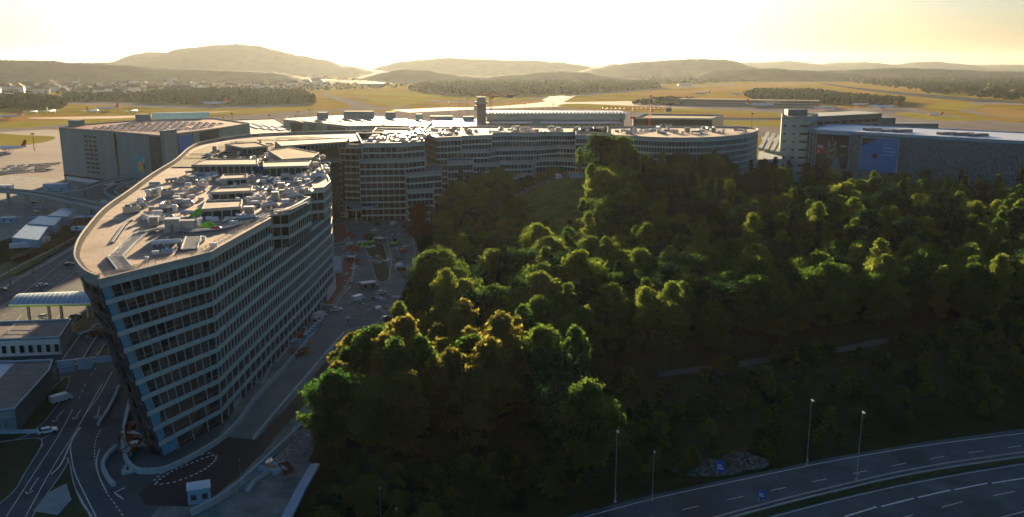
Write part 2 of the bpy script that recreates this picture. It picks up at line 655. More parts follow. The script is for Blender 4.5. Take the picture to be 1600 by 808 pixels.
# ------------------------------------------------------------------ the big office complex
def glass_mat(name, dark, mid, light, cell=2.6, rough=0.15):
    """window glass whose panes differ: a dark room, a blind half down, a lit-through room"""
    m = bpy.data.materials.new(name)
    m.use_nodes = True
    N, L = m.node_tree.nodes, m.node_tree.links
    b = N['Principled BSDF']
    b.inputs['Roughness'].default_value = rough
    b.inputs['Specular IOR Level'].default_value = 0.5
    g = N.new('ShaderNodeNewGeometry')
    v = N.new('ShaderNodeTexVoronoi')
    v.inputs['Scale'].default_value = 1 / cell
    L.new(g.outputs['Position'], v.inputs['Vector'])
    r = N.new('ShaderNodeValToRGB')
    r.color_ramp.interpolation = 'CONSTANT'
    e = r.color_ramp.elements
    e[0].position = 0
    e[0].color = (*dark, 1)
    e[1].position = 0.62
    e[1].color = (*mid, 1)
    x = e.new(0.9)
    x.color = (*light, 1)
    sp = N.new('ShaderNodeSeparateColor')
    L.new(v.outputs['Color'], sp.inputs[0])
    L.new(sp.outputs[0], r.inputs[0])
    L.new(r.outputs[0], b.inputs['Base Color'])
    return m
M['win'] = glass_mat('office window glass', (0.014, 0.024, 0.028), (0.045, 0.07, 0.075), (0.15, 0.15, 0.11), cell=2.2)
M['win_glare'] = glass_mat('painted sun glare glass', (0.25, 0.14, 0.04), (0.62, 0.38, 0.10), (0.80, 0.60, 0.25))  # gold pane colours stand in for sunlight glaring off the glass
M['winbrown'] = glass_mat('brownish window glass', (0.02, 0.018, 0.013), (0.055, 0.035, 0.022), (0.12, 0.09, 0.05), cell=4)

def zline(line0, line1, z, zb, zt):
    t = (z - zb) / (zt - zb)
    return [lerp2(a, b, t) for a, b in zip(line0, line1)]

def storeys(root, line0, line1, z0, z1, zb, zt, fh=4.0, space=2.6, win='win', spand='spandrel', first_single=0, finmat='fin', wide_below=0.0, closed=False, limit=60):
    """one spandrel and one window band for every storey along the outline; outward is to the right of travel"""
    n = max(1, round((z1 - z0) / fh))
    h = (z1 - z0) / n
    single = []
    for k in range(n):
        za, zc = z0 + k * h, z0 + (k + 1) * h
        lm = zline(line0, line1, zc - 0.42, zb, zt)
        MB().wall(offset_line(lm, -0.06), 0.45, zc - 0.95, zc + 0.06).build('spandrel', M[spand], root)
        la = zline(line0, line1, za + .1, zb, zt)
        lc = zline(line0, line1, zc - 0.95, zb, zt)
        ga, gc = offset_line(la, 0.35), offset_line(lc, 0.35)
        sp = space if za >= wide_below else space * 2
        zz0, zz1 = za + .06, zc - 0.95
        start = 0
        if first_single:
            # the segment nearest the camera: every window is a part of its own
            L = math.hypot(lc[1][0] - lc[0][0], lc[1][1] - lc[0][1])
            nw = max(2, round(L / sp))
            for i in range(nw):
                t0, t1 = i / nw, (i + 1) / nw
                a0, a1 = lerp2(ga[0], ga[1], t0), lerp2(ga[0], ga[1], t1)
                b0, b1 = lerp2(gc[0], gc[1], t0), lerp2(gc[0], gc[1], t1)
                f0, f1 = lerp2(la[0], la[1], t1), lerp2(lc[0], lc[1], t1)
                w = MB()
                w.add([(a0[0], a0[1], zz0), (a1[0], a1[1], zz0), (b1[0], b1[1], zz1), (b0[0], b0[1], zz1)], [(0, 1, 2, 3)], 0)
                w.bar((f0[0], f0[1], zz0), (f1[0], f1[1], zz1), 0.34, 0.19, 1)
                w.bar((a0[0] + .05, a0[1], zz0 + .9), (a1[0] + .05, a1[1], zz0 + .9), 0.06, 0.06, 1)
                single.append((k, i, w, i == 0))
            start = 1
        band = MB()
        for i in range(start, len(la) - 1):
            band.add([(ga[i][0], ga[i][1], zz0), (ga[i + 1][0], ga[i + 1][1], zz0), (gc[i + 1][0], gc[i + 1][1], zz1), (gc[i][0], gc[i][1], zz1)], [(0, 1, 2, 3)], 0)
            L = math.hypot(lc[i + 1][0] - lc[i][0], lc[i + 1][1] - lc[i][1])
            nw = max(1, round(L / sp))
            for j in range(nw):
                t = (j + 1) / nw
                f0, f1 = lerp2(la[i], la[i + 1], t), lerp2(lc[i], lc[i + 1], t)
                band.bar((f0[0], f0[1], zz0), (f1[0], f1[1], zz1), 0.34, 0.19, 1)
        if band.f:
            band.build('window_band', [M[win], M[finmat]], root)
    if single:
        single.sort(key=lambda s: -s[0] * 100 + s[1])
        rest = MB()
        for q, (k, i, w, corner) in enumerate(single):
            if corner:
                w.build('corner_window', [M['skyglass'], M['fin']], root, label='corner pane of the prow painted pale blue like reflected sky')
            elif q < limit:
                w.build('window', [M[win], M['fin']], root)
            else:
                b = len(rest.v)
                rest.v += w.v
                rest.f += [tuple(x + b for x in f) for f in w.f]
                rest.m += w.m
        if rest.f:
            rest.build('lower_window', [M[win], M['fin']], root, kind='stuff')

def block(root, poly, z0, z1, poly0=None, fh=4.0, space=2.6, win='win', roof='roof', spand='spandrel', skip=(), parapet='parapet', ph=1.1, first_single=0, wide_below=0, blind='concrete', roofname='roof'):
    """poly counter-clockwise at the top, poly0 at the foot"""
    p0 = poly0 or poly
    n = len(poly)
    inner1 = offset_line(poly, 0.5, True)
    inner0 = offset_line(p0, 0.5, True)
    MB().prism(inner0, z0, z1 - 0.3, top=False, bottom=False, poly_top=inner1).build('wall', M['inner'], root)
    MB().prism(offset_line(poly, 0.3, True), z1 - 0.3, z1).build(roofname, M[roof], root)
    MB().wall(offset_line(poly, -0.1, True), 0.5, z1 - 0.8, z1 + ph, closed=True).build('parapet', M[parapet], root)
    # runs of glazed edges
    i = 0
    runs = []
    cur = []
    for e in range(n):
        if e in skip:
            if cur:
                runs.append(cur)
                cur = []
            a, b = (e, (e + 1) % n)
            if blind:
                MB().add([(p0[a][0], p0[a][1], z0), (p0[b][0], p0[b][1], z0), (poly[b][0], poly[b][1], z1 - .8), (poly[a][0], poly[a][1], z1 - .8)], [(0, 1, 2, 3)]).build('side_wall', M[blind], root)
        else:
            if not cur:
                cur = [e]
            cur.append((e + 1) % n)
    if cur:
        runs.append(cur)
    for r in runs:
        storeys(root, [p0[j] for j in r], [poly[j] for j in r], z0, z1 - .8, z0, z1, fh, space, win, spand, first_single, wide_below=wide_below)
        first_single = 0

ZR = 44.0
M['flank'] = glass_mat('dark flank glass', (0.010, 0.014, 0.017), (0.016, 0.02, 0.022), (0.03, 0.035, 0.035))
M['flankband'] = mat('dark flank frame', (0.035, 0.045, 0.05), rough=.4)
A1 = at(152, 440, ZR)
A0 = (-80.6, 185.2)
# left, curved side of the wing as seen on the roof line
left_px = [(134, 431), (121, 415), (118, 401), (124, 381), (140, 358), (165, 330), (205, 301), (240, 275), (275, 253), (298, 233), (322, 224), (385, 214), (450, 210), (520, 208), (600, 206)]
left = [at(x, y, ZR) for x, y in left_px]
left_n = [(0.8, 7.5), (1, 9), (9.0, 12.0), (11.5, 11), (10, 8), (8, 5), (6, 3), (4, 2), (3, 1), (2, 0), (0, 0), (0, 0), (0, 0), (0, 0), (0, 0)]
left0 = [(p[0] + d[0], p[1] + d[1]) for p, d in zip(left, left_n)]
left0[0] = (-84.2, 186.5)
left0[1] = (-86.5, 191)
wing = thing('office_building', 'long office wing with a pointed leaning prow and curved tan roof terrace beside the wood', 'office building', (-110, 300, 0))
rt_low = [(-73.3, 204.6), (-72.6, 253), (-71.6, 296), (-71.6, 336), (-74.5, 352), (-80, 372), (-90, 410), (-99, 450), (-103, 490), (-100, 540), (-95, 590)]
low_top = [A1] + rt_low + list(reversed(left))
low_bot = [A0] + rt_low + list(reversed(left0))
# lower storeys 0..32 m, upper storeys 32..44 m with set-backs on the street side
def at_z(z):
    return [lerp2(a, b, z / ZR) for a, b in zip(low_bot, low_top)]
ni = len(low_top)
L32 = at_z(32)
nleft = len(left)
# edges of the back part are hidden: leave them blind
backskip = set(range(10, 12 + 4))
MB().prism(offset_line(low_bot, .5, True), 0, 31.7, top=False, bottom=False, poly_top=offset_line(L32, .5, True)).build('wall', M['inner'], wing)
MB().prism(offset_line(L32, .3, True), 31.7, 32.0).build('terrace', M['roofdark'], wing)
run = list(range(0, 10))
storeys(wing, [low_bot[j] for j in run], [low_top[j] for j in run], 0, 32, 0, ZR, 4.0, 2.5, 'win', first_single=1, wide_below=11)
run = list(range(ni - 12, ni)) + [0]
storeys(wing, [low_bot[j] for j in run], [low_top[j] for j in run], 0, 32, 0, ZR, 4.0, 3.2, 'flank', spand='flankband', finmat='flankband', wide_below=44)
up = [A1, (-73.3, 204.6), (-71.9, 253.2), (-78.6, 254.2), (-78.0, 267.6), (-70.9, 270.6), (-69.9, 295.8), (-77.2, 298), (-76.6, 316.5), (-70.6, 321.0), (-71.4, 337), (-75.5, 353), (-82, 375), (-91, 410), (-101, 450), (-112, 478), (-118, 500), (-90, 545), (-85, 590)] + list(reversed(left))
t32 = 32 / ZR
up0 = [lerp2(A0, A1, t32)] + up[1:19] + [lerp2(a, b, t32) for a, b in zip(reversed(left0), reversed(left))]
nu = len(up)
MB().prism(offset_line(up0, .5, True), 32.01, ZR - .3, top=False, bottom=False, poly_top=offset_line(up, .5, True)).build('upper_wall', M['inner'], wing)
MB().prism(offset_line(up, .25, True), ZR - .3, ZR).build('roof', M['roof'], wing)
n13 = len(low_top)
def run_up(idx, single, **k):
    storeys(wing, [up0[j] for j in idx], [up[j] for j in idx], 32, ZR - .6, 32, ZR, 3.9, 2.5, 'win', first_single=single, **k)
run_up(list(range(0, 16)), 1)
storeys(wing, [up0[j] for j in list(range(nu - 12, nu)) + [0]], [up[j] for j in list(range(nu - 12, nu)) + [0]], 32, ZR - .6, 32, ZR, 3.9, 3.2, 'flank', spand='flankband', finmat='flankband', wide_below=44)
brace = MB()
for k in range(7):
    z_a, z_b = 2 + k * 6, 8 + k * 6
    la_, lb_ = [lerp2(a, b, z_a / ZR) for a, b in zip([A0] + left0, [A1] + left)], [lerp2(a, b, z_b / ZR) for a, b in zip([A0] + left0, [A1] + left)]
    for i, j in ((0, 2), (2, 1), (2, 3), (4, 3), (4, 5), (6, 5)):
        brace.bar((la_[i][0] - .4, la_[i][1] - .2, z_a), (lb_[j][0] - .4, lb_[j][1] - .2, z_b), .22)
brace.build('diagonal_brace', M['steel'], wing)
# low coping on the street side, tall white screen wall on the curved side
street = [up[j] for j in range(0, 16)]
MB().wall(offset_line(street, -0.12), 0.5, ZR - .6, ZR + .55).build('parapet', M['parapet'], wing)
screen_line = spline([A1] + left, 5)
ribs = MB()
ribs.wall(offset_line(screen_line, 0.1), 0.35, ZR - 1.0, ZR + 1.5)
for (x, y, a) in along(offset_line(screen_line, -.5), 2.4, 1):
    ribs.box(x, y, ZR, .25, .9, 1.3, a)
ribs.build('screen_wall', M['parapet'], wing)
# guard rails along the street edge: posts and three rails
rail = MB()
rl = offset_line(street[:3], 0.9)
for dz in (.5, 0.85, 1.2):
    for a, b in zip(rl, rl[1:]):
        rail.bar((a[0], a[1], ZR + dz), (b[0], b[1], ZR + dz), .07)
for (x, y, a) in along(rl, 2.0):
    rail.bar((x, y, ZR), (x, y, ZR + 1.25), .07)
rail.build('guard_rail', M['galv'], wing)
rail = MB()
rl = offset_line(street[:3], 3.2)
for dz in (.45, 0.8):
    for a, b in zip(rl, rl[1:]):
        rail.bar((a[0], a[1], ZR + dz), (b[0], b[1], ZR + dz), .09)
for (x, y, a) in along(rl, 3.0):
    rail.bar((x, y, ZR), (x, y, ZR + .9), .09)
rail.build('guard_rail', M['timber'], wing)
# terrace in the upper-storey recess and balcony rails
for (y0, y1) in ((254.5, 267), (298.5, 316)):
    b = MB()
    for dz in (.5, 1.0):
        b.bar((-72.3, y0, 32 + dz), (-72.2, y1, 32 + dz), .08)
    yy = y0
    while yy < y1:
        b.bar((-72.25, yy, 32), (-72.25, yy, 33.05), .08)
        yy += 1.5
    b.build('balcony_rail', M['galv'], wing)
# white posts along the foot of the street front
post = MB()
for (x, y, a) in along([(-71.6, 322), (-72.2, 340), (-76, 356), (-80, 370)], 2.2):
    post.box(x + .6, y, 0, .9, .35, 4.6, a)
post.build('entrance_pillar', M['white'], wing)
# planted second half of the roof: one storey of plant rooms and set-back attics
def attic(poly, z0, h, roof='greenroof', glaz=True, name='attic'):
    p = poly if sum((b[0] - a[0]) * (b[1] + a[1]) for a, b in zip(poly, poly[1:] + poly[:1])) < 0 else list(reversed(poly))
    MB().prism(offset_line(p, .3, True), z0, z0 + h - .2, top=False).build(name, M['inner'], wing)
    MB().prism(p, z0 + h - .6, z0 + h).build(name + '_roof', M[roof], wing)
    if glaz:
        b = MB()
        q = p + [p[0]]
        for a_, b_ in zip(q, q[1:]):
            L = math.hypot(b_[0] - a_[0], b_[1] - a_[1])
            for j in range(int(L / 2.4) + 1):
                t = j / max(1, int(L / 2.4))
                f = lerp2(a_, b_, t)
                b.box(f[0], f[1], z0, .3, .3, h - .6)
        b.build(name + '_post', M['fin'], wing)
        MB().wall(offset_line(p, -.05, True), .3, z0 + h - .6, z0 + h + .35, closed=True).build(name + '_coping', M['parapet'], wing)
def pz(z, *px):
    return [at(x, y, z) for x, y in px]
GR = [at(268, 262, ZR), at(455, 262, ZR), at(500, 244, ZR), at(520, 216, ZR), at(470, 214, ZR), at(385, 217, ZR), at(330, 227, ZR), at(304, 236, ZR)]
MB().prism(list(GR), ZR + .02, ZR + .35).build('planted_roof', M['greenroof'], wing)
attic(pz(47.6, (300, 259), (402, 258), (402, 249), (322, 250)), ZR + .3, 3.4, roof='roof')
attic(pz(47.6, (412, 262), (480, 260), (486, 252), (412, 254)), ZR + .3, 3.4, roof='roof')
attic(pz(47.4, (442, 250), (488, 247), (498, 240), (452, 231), (420, 236)), ZR + .3, 3.2)
attic(pz(47.4, (440, 229), (540, 222), (545, 216), (430, 221)), ZR + .3, 3.2, roof='roof')
attic(pz(47.4, (380, 232), (418, 229), (400, 223), (352, 226)), ZR + .3, 3.2)
attic(pz(46.6, (330, 300), (392, 297), (394, 290), (342, 292)), ZR, 2.2, roof='roof')
attic(pz(46.8, (316, 328), (376, 324), (378, 313), (322, 315)), ZR, 2.8, roof='roof')
attic(pz(46.8, (344, 278), (385, 276), (386, 270), (350, 271)), ZR, 2.2, roof='roofdark')

# ---- the inner court wing that faces the camera
court = thing('office_building', 'stepped office block facing the courtyard behind the flat entrance canopy', 'office building', (-75, 540, 0))
def D(px, Y):
    return ((px - 800) / F * (Y * math.cos(PITCH) + 0.0) * 1.0 if False else at_dist(px, 260, Y)[0], Y)
block(court, [D(503, 512), D(533, 512), D(533, 560), D(495, 560)], 0, 35, win='winbrown', fh=3.9, space=3.6)
block(court, [D(531, 522), D(566, 519), D(566, 560), D(531, 560)], 0, 42.3, win='winbrown', fh=3.9, space=3.6)
block(court, [D(562, 500), D(632, 503), D(664, 515), D(666, 560), D(560, 560)], 0, 35.6, win='winbrown', fh=3.9, space=3.4, roof='roofdark')
block(court, [D(568, 508), D(630, 512), D(663, 524), D(664, 590), D(560, 590)], 35.7, 44, win='win', fh=4.0, space=3.4)
block(court, [D(634, 492), D(690, 505), D(690, 540), D(634, 540)], 0, 28.2, win='win', fh=4.0, space=2.6, roof='roofdark')
block(court, [D(636, 484), D(676, 488), D(676, 520), D(636, 520)], 0, 20.2, win='winbrown', fh=4.0, space=2.6, roof='roofdark')
# ---- golden corner block, sun glare painted into the glass of one face
gold = thing('office_building', 'office block with a glowing golden corner standing between the court and the stepped terraces', 'office building', (-40, 580, 0))
block(gold, [D(683, 552), D(721, 560), D(721, 630), D(590, 640), D(585, 600), D(664, 590)], 0, 44, fh=4.1, space=2.4, skip=(2, 3, 4, 5))
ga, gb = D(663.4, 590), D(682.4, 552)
storeys(gold, [ga, gb], [ga, gb], 0, 43.2, 0, 44, 4.1, 2.4, 'win_glare', spand='parapet', finmat='timber')
block(gold, [D(700, 530), D(739, 537), D(740, 575), D(700, 575)], 0, 31, fh=4.1, space=2.2, roof='roofdark')
# ---- stepped terraces
ter = thing('office_building', 'terraced office building stepping down towards the wood at the middle of the complex', 'office building', (30, 590, 0))
block(ter, [D(722, 564), D(768, 572), D(769, 590), D(792, 596), D(835, 592), D(850, 600), D(882, 596), D(905, 602), D(948, 592), D(948, 655), D(722, 660)], 36, 44, fh=4.0, space=2.2, skip=(8, 9, 10))
block(ter, [D(724, 556), D(762, 560), D(775, 572), D(838, 578), D(870, 590), D(900, 588), D(940, 580), D(945, 640), D(722, 640)], 28, 36, fh=4.0, space=2.2, skip=(6, 7), roof='roofdark')
block(ter, [D(739, 548), D(775, 552), D(782, 562), D(830, 564), D(838, 580), D(868, 584), D(905, 576), D(930, 570), D(938, 620), D(722, 620)], 20, 28.1, fh=4.0, space=2.2, skip=(7, 8), roof='roofdark')
block(ter, [D(744, 541), D(800, 545), D(812, 560), D(850, 566), D(925, 560), D(935, 600), D(722, 600)], 0, 20.1, fh=4.0, space=2.2, skip=(4, 5), roof='roofdark')
# ---- curved east wing
east = thing('office_building', 'curved blue glazed office wing rising behind the trees at the end of the complex', 'office building', (120, 580, 0))
ea = [at(x, y, ZR) for x, y in [(900, 213), (938, 213), (975, 214), (1010, 216), (1050, 217.5), (1100, 217), (1140, 214.5), (1168, 211), (1182, 206.5), (1183, 203), (1168, 200.5), (1120, 199.5), (1040, 199), (960, 200), (900, 202)]]
ea = spline(ea[:11], 3) + ea[11:]
M['win_east'] = glass_mat('blue office window glass', (0.012, 0.03, 0.04), (0.03, 0.07, 0.09), (0.08, 0.13, 0.14))
block(east, ea, 0, 44, fh=4.0, space=2.1, win='win_east', skip=(len(ea) - 4, len(ea) - 3, len(ea) - 2))

# ------------------------------------------------------------------ things on the roofs
roof_proto = []
def p_unit():
    t = thing('ventilation_unit', 'x', 'ventilation unit')
    MB().box(0, 0, .25, 3.4, 1.8, 1.5).build('casing', M['galv'], t, local=True)
    g = MB()
    for dx in (-.9, .9):
        g.tube((dx, 0, 1.75), (dx, 0, 2.15), .62, n=12)
    g = g.build('fan_housing', M['steel'], t, local=True)
    k = MB()
    for dx in (-.9, .9):
        k.tube((dx, 0, 2.152), (dx, 0, 2.17), .45, n=10)
    k.build('fan_grille', M['black'], g, local=True)
    f = MB()
    for dx in (-1.4, 1.4):
        f.box(dx, 0, 0, .2, 1.9, .25)
    f.build('foot_rail', M['steel'], t, local=True)
    return t
def p_duct():
    t = thing('air_duct', 'x', 'duct')
    MB().tube((-2.6, 0, 1.0), (2.4, 0, 1.0), .5, n=12).build('duct_pipe', M['galv'], t, local=True, smooth=False)
    e = MB()
    e.tube((2.4, 0, 1.0), (3.0, 0, .3), .5, n=12)
    e.tube((3.0, 0, .35), (3.0, 0, 0), .5, n=12)
    e.build('elbow', M['galv'], t, local=True)
    c = MB()
    for x in (-2, 0, 1.8):
        c.box(x, 0, 0, .2, 1.1, .5)
    c.build('cradle', M['steel'], t, local=True)
    return t
def p_hood():
    t = thing('exhaust_hood', 'x', 'vent hood')
    MB().tube((0, 0, 0), (0, 0, 1.2), .55, n=12).build('stack', M['white'], t, local=True)
    MB().tube((0, 0, 1.3), (0, 0, 1.9), .95, .6, n=12).build('cowl', M['white'], t, local=True)
    return t
def p_cabinet():
    t = thing('plant_cabinet', 'x', 'cabinet')
    MB().box(0, 0, .15, 2.4, 2.0, 2.3).build('casing', M['parapet'], t, local=True)
    l = MB()
    for k in range(6):
        l.box(0, -1.03, .5 + k * .28, 1.9, .08, .12)
    l.build('louvre', M['steel'], t, local=True)
    MB().box(0, 0, 2.45, 2.6, 2.2, .12).build('lid', M['galv'], t, local=True)
    return t
def p_pallet():
    t = thing('insulation_stack', 'x', 'material stack')
    b = MB()
    for k in range(5):
        b.box(random.uniform(-.05, .05), random.uniform(-.05, .05), .16 + k * .24, 2.3, 1.2, .22)
    b.build('board', M['white'], t, local=True)
    q = MB()
    for dx in (-1, 0, 1):
        q.box(dx, 0, 0, .15, 1.2, .14)
    q.build('pallet', M['timber'], t, local=True)
    return t
def p_skylight():
    t = thing('skylight', 'x', 'skylight')
    MB().box(0, 0, 0, 3.0, 1.6, .5).build('kerb', M['galv'], t, local=True)
    MB().add([(-1.5, -.8, .5), (1.5, -.8, .5), (1.5, .8, .5), (-1.5, .8, .5), (-1.5, 0, 1.05), (1.5, 0, 1.05)], [(0, 1, 5, 4), (2, 3, 4, 5), (1, 2, 5), (3, 0, 4)]).build('dome', M['bluesheet'], t, local=True)
    return t
def p_solar():
    t = thing('solar_panel_row', 'x', 'solar panels')
    p = MB()
    for k in range(6):
        x = -6.2 + k * 2.5
        p.add([(x - 1.15, -.55, .35), (x + 1.15, -.55, .35), (x + 1.15, .55, .55), (x - 1.15, .55, .55), (x - 1.15, -.55, .29), (x + 1.15, -.55, .29), (x + 1.15, .55, .49), (x - 1.15, .55, .49)],
              [(0, 1, 2, 3), (7, 6, 5, 4), (0, 4, 5, 1), (3, 2, 6, 7)])
    p.build('panel', M['solar'], t, local=True)
    r = MB()
    for y, h in ((-.5, .3), (.5, .48)):
        for k in range(7):
            r.box(-7.4 + k * 2.45, y, 0, .08, .08, h)
    r.build('stand', M['galv'], t, local=True)
    return t
PROTO = [p_unit(), p_duct(), p_hood(), p_cabinet(), p_pallet(), p_skylight()]
SOLAR = p_solar()
used_p = {}
def put(proto, x, y, z, rot, label, group, scale=1.0):
    if proto.name not in used_p:
        used_p[proto.name] = 1
        proto.location = (x, y, z)
        proto.rotation_euler = (0, 0, rot)
        proto.scale = (scale,) * 3
        proto['label'] = label
        if group:
            proto['group'] = group
        return proto
    o = dup(proto, (x, y, z), rot, label, group, scale)
    if group is None and 'group' in o:
        del o['group']
    return o
KN = ['grey twin fan ventilation unit', 'round galvanised air duct', 'white exhaust hood', 'pale louvred plant cabinet', 'white insulation board stack', 'ridged rooftop skylight']
def scatter_px(z, spots, where, jit=0):
    """spots: (px, py, kind, rotation in degrees, scale)"""
    for (x, y, k, r, s) in spots:
        p = at(x, y, z)
        put(PROTO[k], p[0], p[1], z, math.radians(r), KN[k] + ' ' + where, KN[k] + 's ' + where, s)
R = random.Random(11)
W1 = 'on the tan roof terrace of the leaning office wing'
scatter_px(ZR, [(242, 290, 5, 10, 1.3), (268, 284, 1, 60, 1), (283, 287, 0, 70, 1), (294, 291, 4, 15, 1), (206, 333, 0, 55, 1.3), (214, 326, 1, 55, 1.1), (221, 321, 2, 0, 1.4),
    (232, 307, 2, 0, 1.3), (240, 305, 3, 60, .9), (249, 305, 2, 0, 1.5), (262, 306, 0, 60, 1.2), (272, 304, 1, 40, 1), (281, 309, 4, 20, 1.2), (287, 302, 0, 20, 1.0), (292, 318, 4, 40, 1.1), (276, 317, 3, 10, .9), (284, 322, 1, 45, 1.2),
    (266, 325, 0, 60, 1), (258, 331, 1, 60, 1.3), (273, 331, 2, 0, 1.2), (246, 337, 4, 10, 1.2), (235, 343, 4, 30, 1.0), (241, 352, 3, 20, 1), (250, 346, 0, 30, .9), (300, 310, 4, 80, 1), (306, 300, 1, 15, 1),
    (318, 292, 0, 12, 1), (318, 279, 5, 10, 1.2), (300, 272, 1, 30, 1), (310, 275, 1, 60, 1), (326, 281, 4, 10, 1), (352, 333, 2, 0, 1.5), (357, 326, 2, 0, 1.3), (300, 338, 1, 5, 1.1), (322, 340, 5, 10, 1.1),
    (390, 338, 3, 15, 1.2), (380, 330, 1, 10, 1), (398, 320, 4, 20, 1), (408, 314, 0, 10, 1), (386, 345, 1, 20, 1.1), (365, 352, 4, 0, 1), (335, 346, 4, 20, 1), (420, 326, 1, 60, 1.2), (395, 308, 4, 10, 1.1), (415, 300, 1, 15, 1.1),
    (440, 296, 3, 10, 1), (452, 302, 0, 10, 1), (460, 312, 1, 50, 1.2), (446, 318, 4, 20, 1.1), (470, 300, 4, 10, 1), (455, 288, 1, 10, 1), (480, 285, 4, 20, 1), (492, 280, 1, 20, 1.1), (500, 272, 0, 10, 1), (468, 278, 4, 5, 1.2), (430, 283, 5, 5, 1.3),
    (350, 285, 4, 5, 1), (372, 284, 1, 5, 1), (390, 283, 0, 5, 1.2), (300, 283, 3, 5, .8), (335, 310, 0, 8, 1), (362, 309, 4, 8, 1), (372, 308, 0, 8, 1), (388, 316, 2, 0, 1), (312, 352, 2, 0, 1.1), (262, 356, 2, 0, 1.1),
    (229, 408, 2, 0, .6), (262, 395, 5, 10, .9), (243, 398, 4, 20, .7), (334, 386, 4, 10, .8), (318, 377, 2, 0, .7), (182, 398, 2, 0, .4)], W1)
# solar rows on the planted roof
rows = []
for i in range(7):
    y = 254.5 - i * 4.2
    for x in range(330 + i * 3 - int(i * 1.5), 398, 27):
        rows.append((x + i * 4, y))
for (x, y) in [(300 + 26 * k, 256.5) for k in range(0)] + [(425, 244), (450, 243), (415, 240), (440, 240), (380, 222), (420, 219), (450, 216), (490, 214), (470, 217.5), (500, 217), (300, 247), (314, 241), (446, 226), (470, 227), (500, 224)]:
    rows.append((x, y))
for (x, y) in rows:
    p = at(x, y, ZR + .35)
    put(SOLAR, p[0], p[1], ZR + .35, math.radians(184 + R.uniform(-3, 3)), 'row of tilted solar panels on the planted roof of the leaning office wing', 'solar panel rows on the planted roof', 0.95)
# clutter on the far roofs
def clutter(n, x0, x1, ylo, yhi, z, where, seed, sc=(0.8, 1.5)):
    R = random.Random(seed)
    for i in range(n):
        x = R.uniform(x0, x1)
        y = R.uniform(ylo(x), yhi(x))
        k = R.choice([0, 0, 1, 1, 3, 4, 4, 5, 2])
        p = at(x, y, z)
        put(PROTO[k], p[0], p[1], z, R.uniform(-.3, .3) + R.choice([0, 1.57]), KN[k] + ' ' + where, KN[k] + 's ' + where, R.uniform(*sc))
clutter(46, 572, 660, lambda x: 213.5, lambda x: 224.5, ZR, 'on the roof of the courtyard office block', 3)
clutter(40, 640, 718, lambda x: 203, lambda x: 213.5, ZR, 'on the roof of the golden cornered office block', 4)
clutter(50, 726, 945, lambda x: 201.5, lambda x: 208.5, ZR, 'on the roof of the terraced office building', 5)
clutter(46, 960, 1165, lambda x: 201.5, lambda x: 209, ZR, 'on the roof of the curved blue glazed wing', 6)
clutter(42, 300, 420, lambda x: 266, lambda x: 300, ZR, 'among the low attics of the leaning office wing', 17, (.6, 1.1))
clutter(46, 395, 500, lambda x: 266, lambda x: 332 - (x - 395) * .32, ZR, 'on the street side of the leaning wing roof', 18, (.6, 1.1))
clutter(30, 310, 400, lambda x: 303, lambda x: 350, ZR, 'around the green tarpaulin on the roof', 19, (.5, .95))
clutter(24, 215, 300, lambda x: 300 + (300 - x) * .45, lambda x: 350, ZR, 'in the middle of the leaning wing roof', 20, (.5, .95))
clutter(36, 320, 510, lambda x: 222, lambda x: 256, ZR + .35, 'on the planted roof of the leaning office wing', 23, (.6, 1.2))
for k, px in enumerate(([(228, 345), (262, 325), (282, 300)], [(300, 345), (330, 318), (338, 300)], [(380, 345), (402, 322), (440, 312)], [(262, 372), (262, 392)], [(420, 300), (470, 292), (500, 276)], [(206, 345), (196, 352), (176, 380)])):
    t = thing('pipe_run', ['thin pipe run beside the vent hoods on the tan roof', 'thin pipe run behind the bright green tarpaulin', 'thin pipe run near the street side corner of the roof', 'short pipe run before the long white duct', 'thin pipe run on the narrow roof end', 'thin cable run on the bare tan roof near the screen wall'][k], 'pipe', (*at(*px[0], ZR), ZR))
    l = spline([at(x, y, ZR) for x, y in px], 3)
    b = MB()
    for o_ in (-.3, .1):
        for p_, q_ in zip(offset_line(l, o_), offset_line(l, o_)[1:]):
            b.bar((*p_, ZR + .35), (*q_, ZR + .35), .18)
    b.build('pipe', M['galv'], t)
    b = MB()
    for (x, y, a) in along(l, 2.0, .5):
        b.box(x, y, ZR, .15, 1.1, .3, a)
    b.build('bracket', M['steel'], t)
clutter(26, 455, 512, lambda x: 246 , lambda x: 275, ZR, 'on the narrow roof end of the leaning office wing', 7)

# single pieces of roof equipment that the photograph shows by themselves
def cable_tray(name, px, label, w=1.6, z=ZR):
    t = thing(name, label, 'cable tray', (*at(*px[0], z), z))
    line = [at(x, y, z) for x, y in px]
    for s in (-1, 1):
        MB().wall(offset_line(line, s * w), .22, z + .35, z + .75).build('side_rail', M['galv'], t)
    r = MB()
    for (x, y, a) in along(line, .9, .4):
        r.box(x, y, z + .38, .12, w * 2, .12, a)
    r.build('rung', M['galv'], t)
    MB().strip(line, w * 2 + .8, z + .06).build('base_mat', M['roofdark'], t)
    s = MB()
    for (x, y, a) in along(line, 3.2, .5):
        s.box(x, y, z, .3, w * 2, .35, a)
    s.build('support', M['steel'], t)
cable_tray('cable_tray', [(196, 424), (180, 404), (202, 382), (220, 368)], 'bent grey pipe rack on a dark mat near the tip of the prow roof')
cable_tray('cable_tray', [(296, 392), (303, 372)], 'short straight pipe rack rising beside the parapet on the tan roof', w=1.9)
cable_tray('cable_tray', [(222, 366), (250, 360), (300, 364), (345, 360), (395, 346), (418, 336)], 'long curving pipe rack crossing the tan roof in front of the green tarpaulin', w=.8)
cable_tray('cable_tray', [(478, 318), (452, 330), (430, 334)], 'pipe rack on the narrow roof corner above the recessed storeys', w=.7)
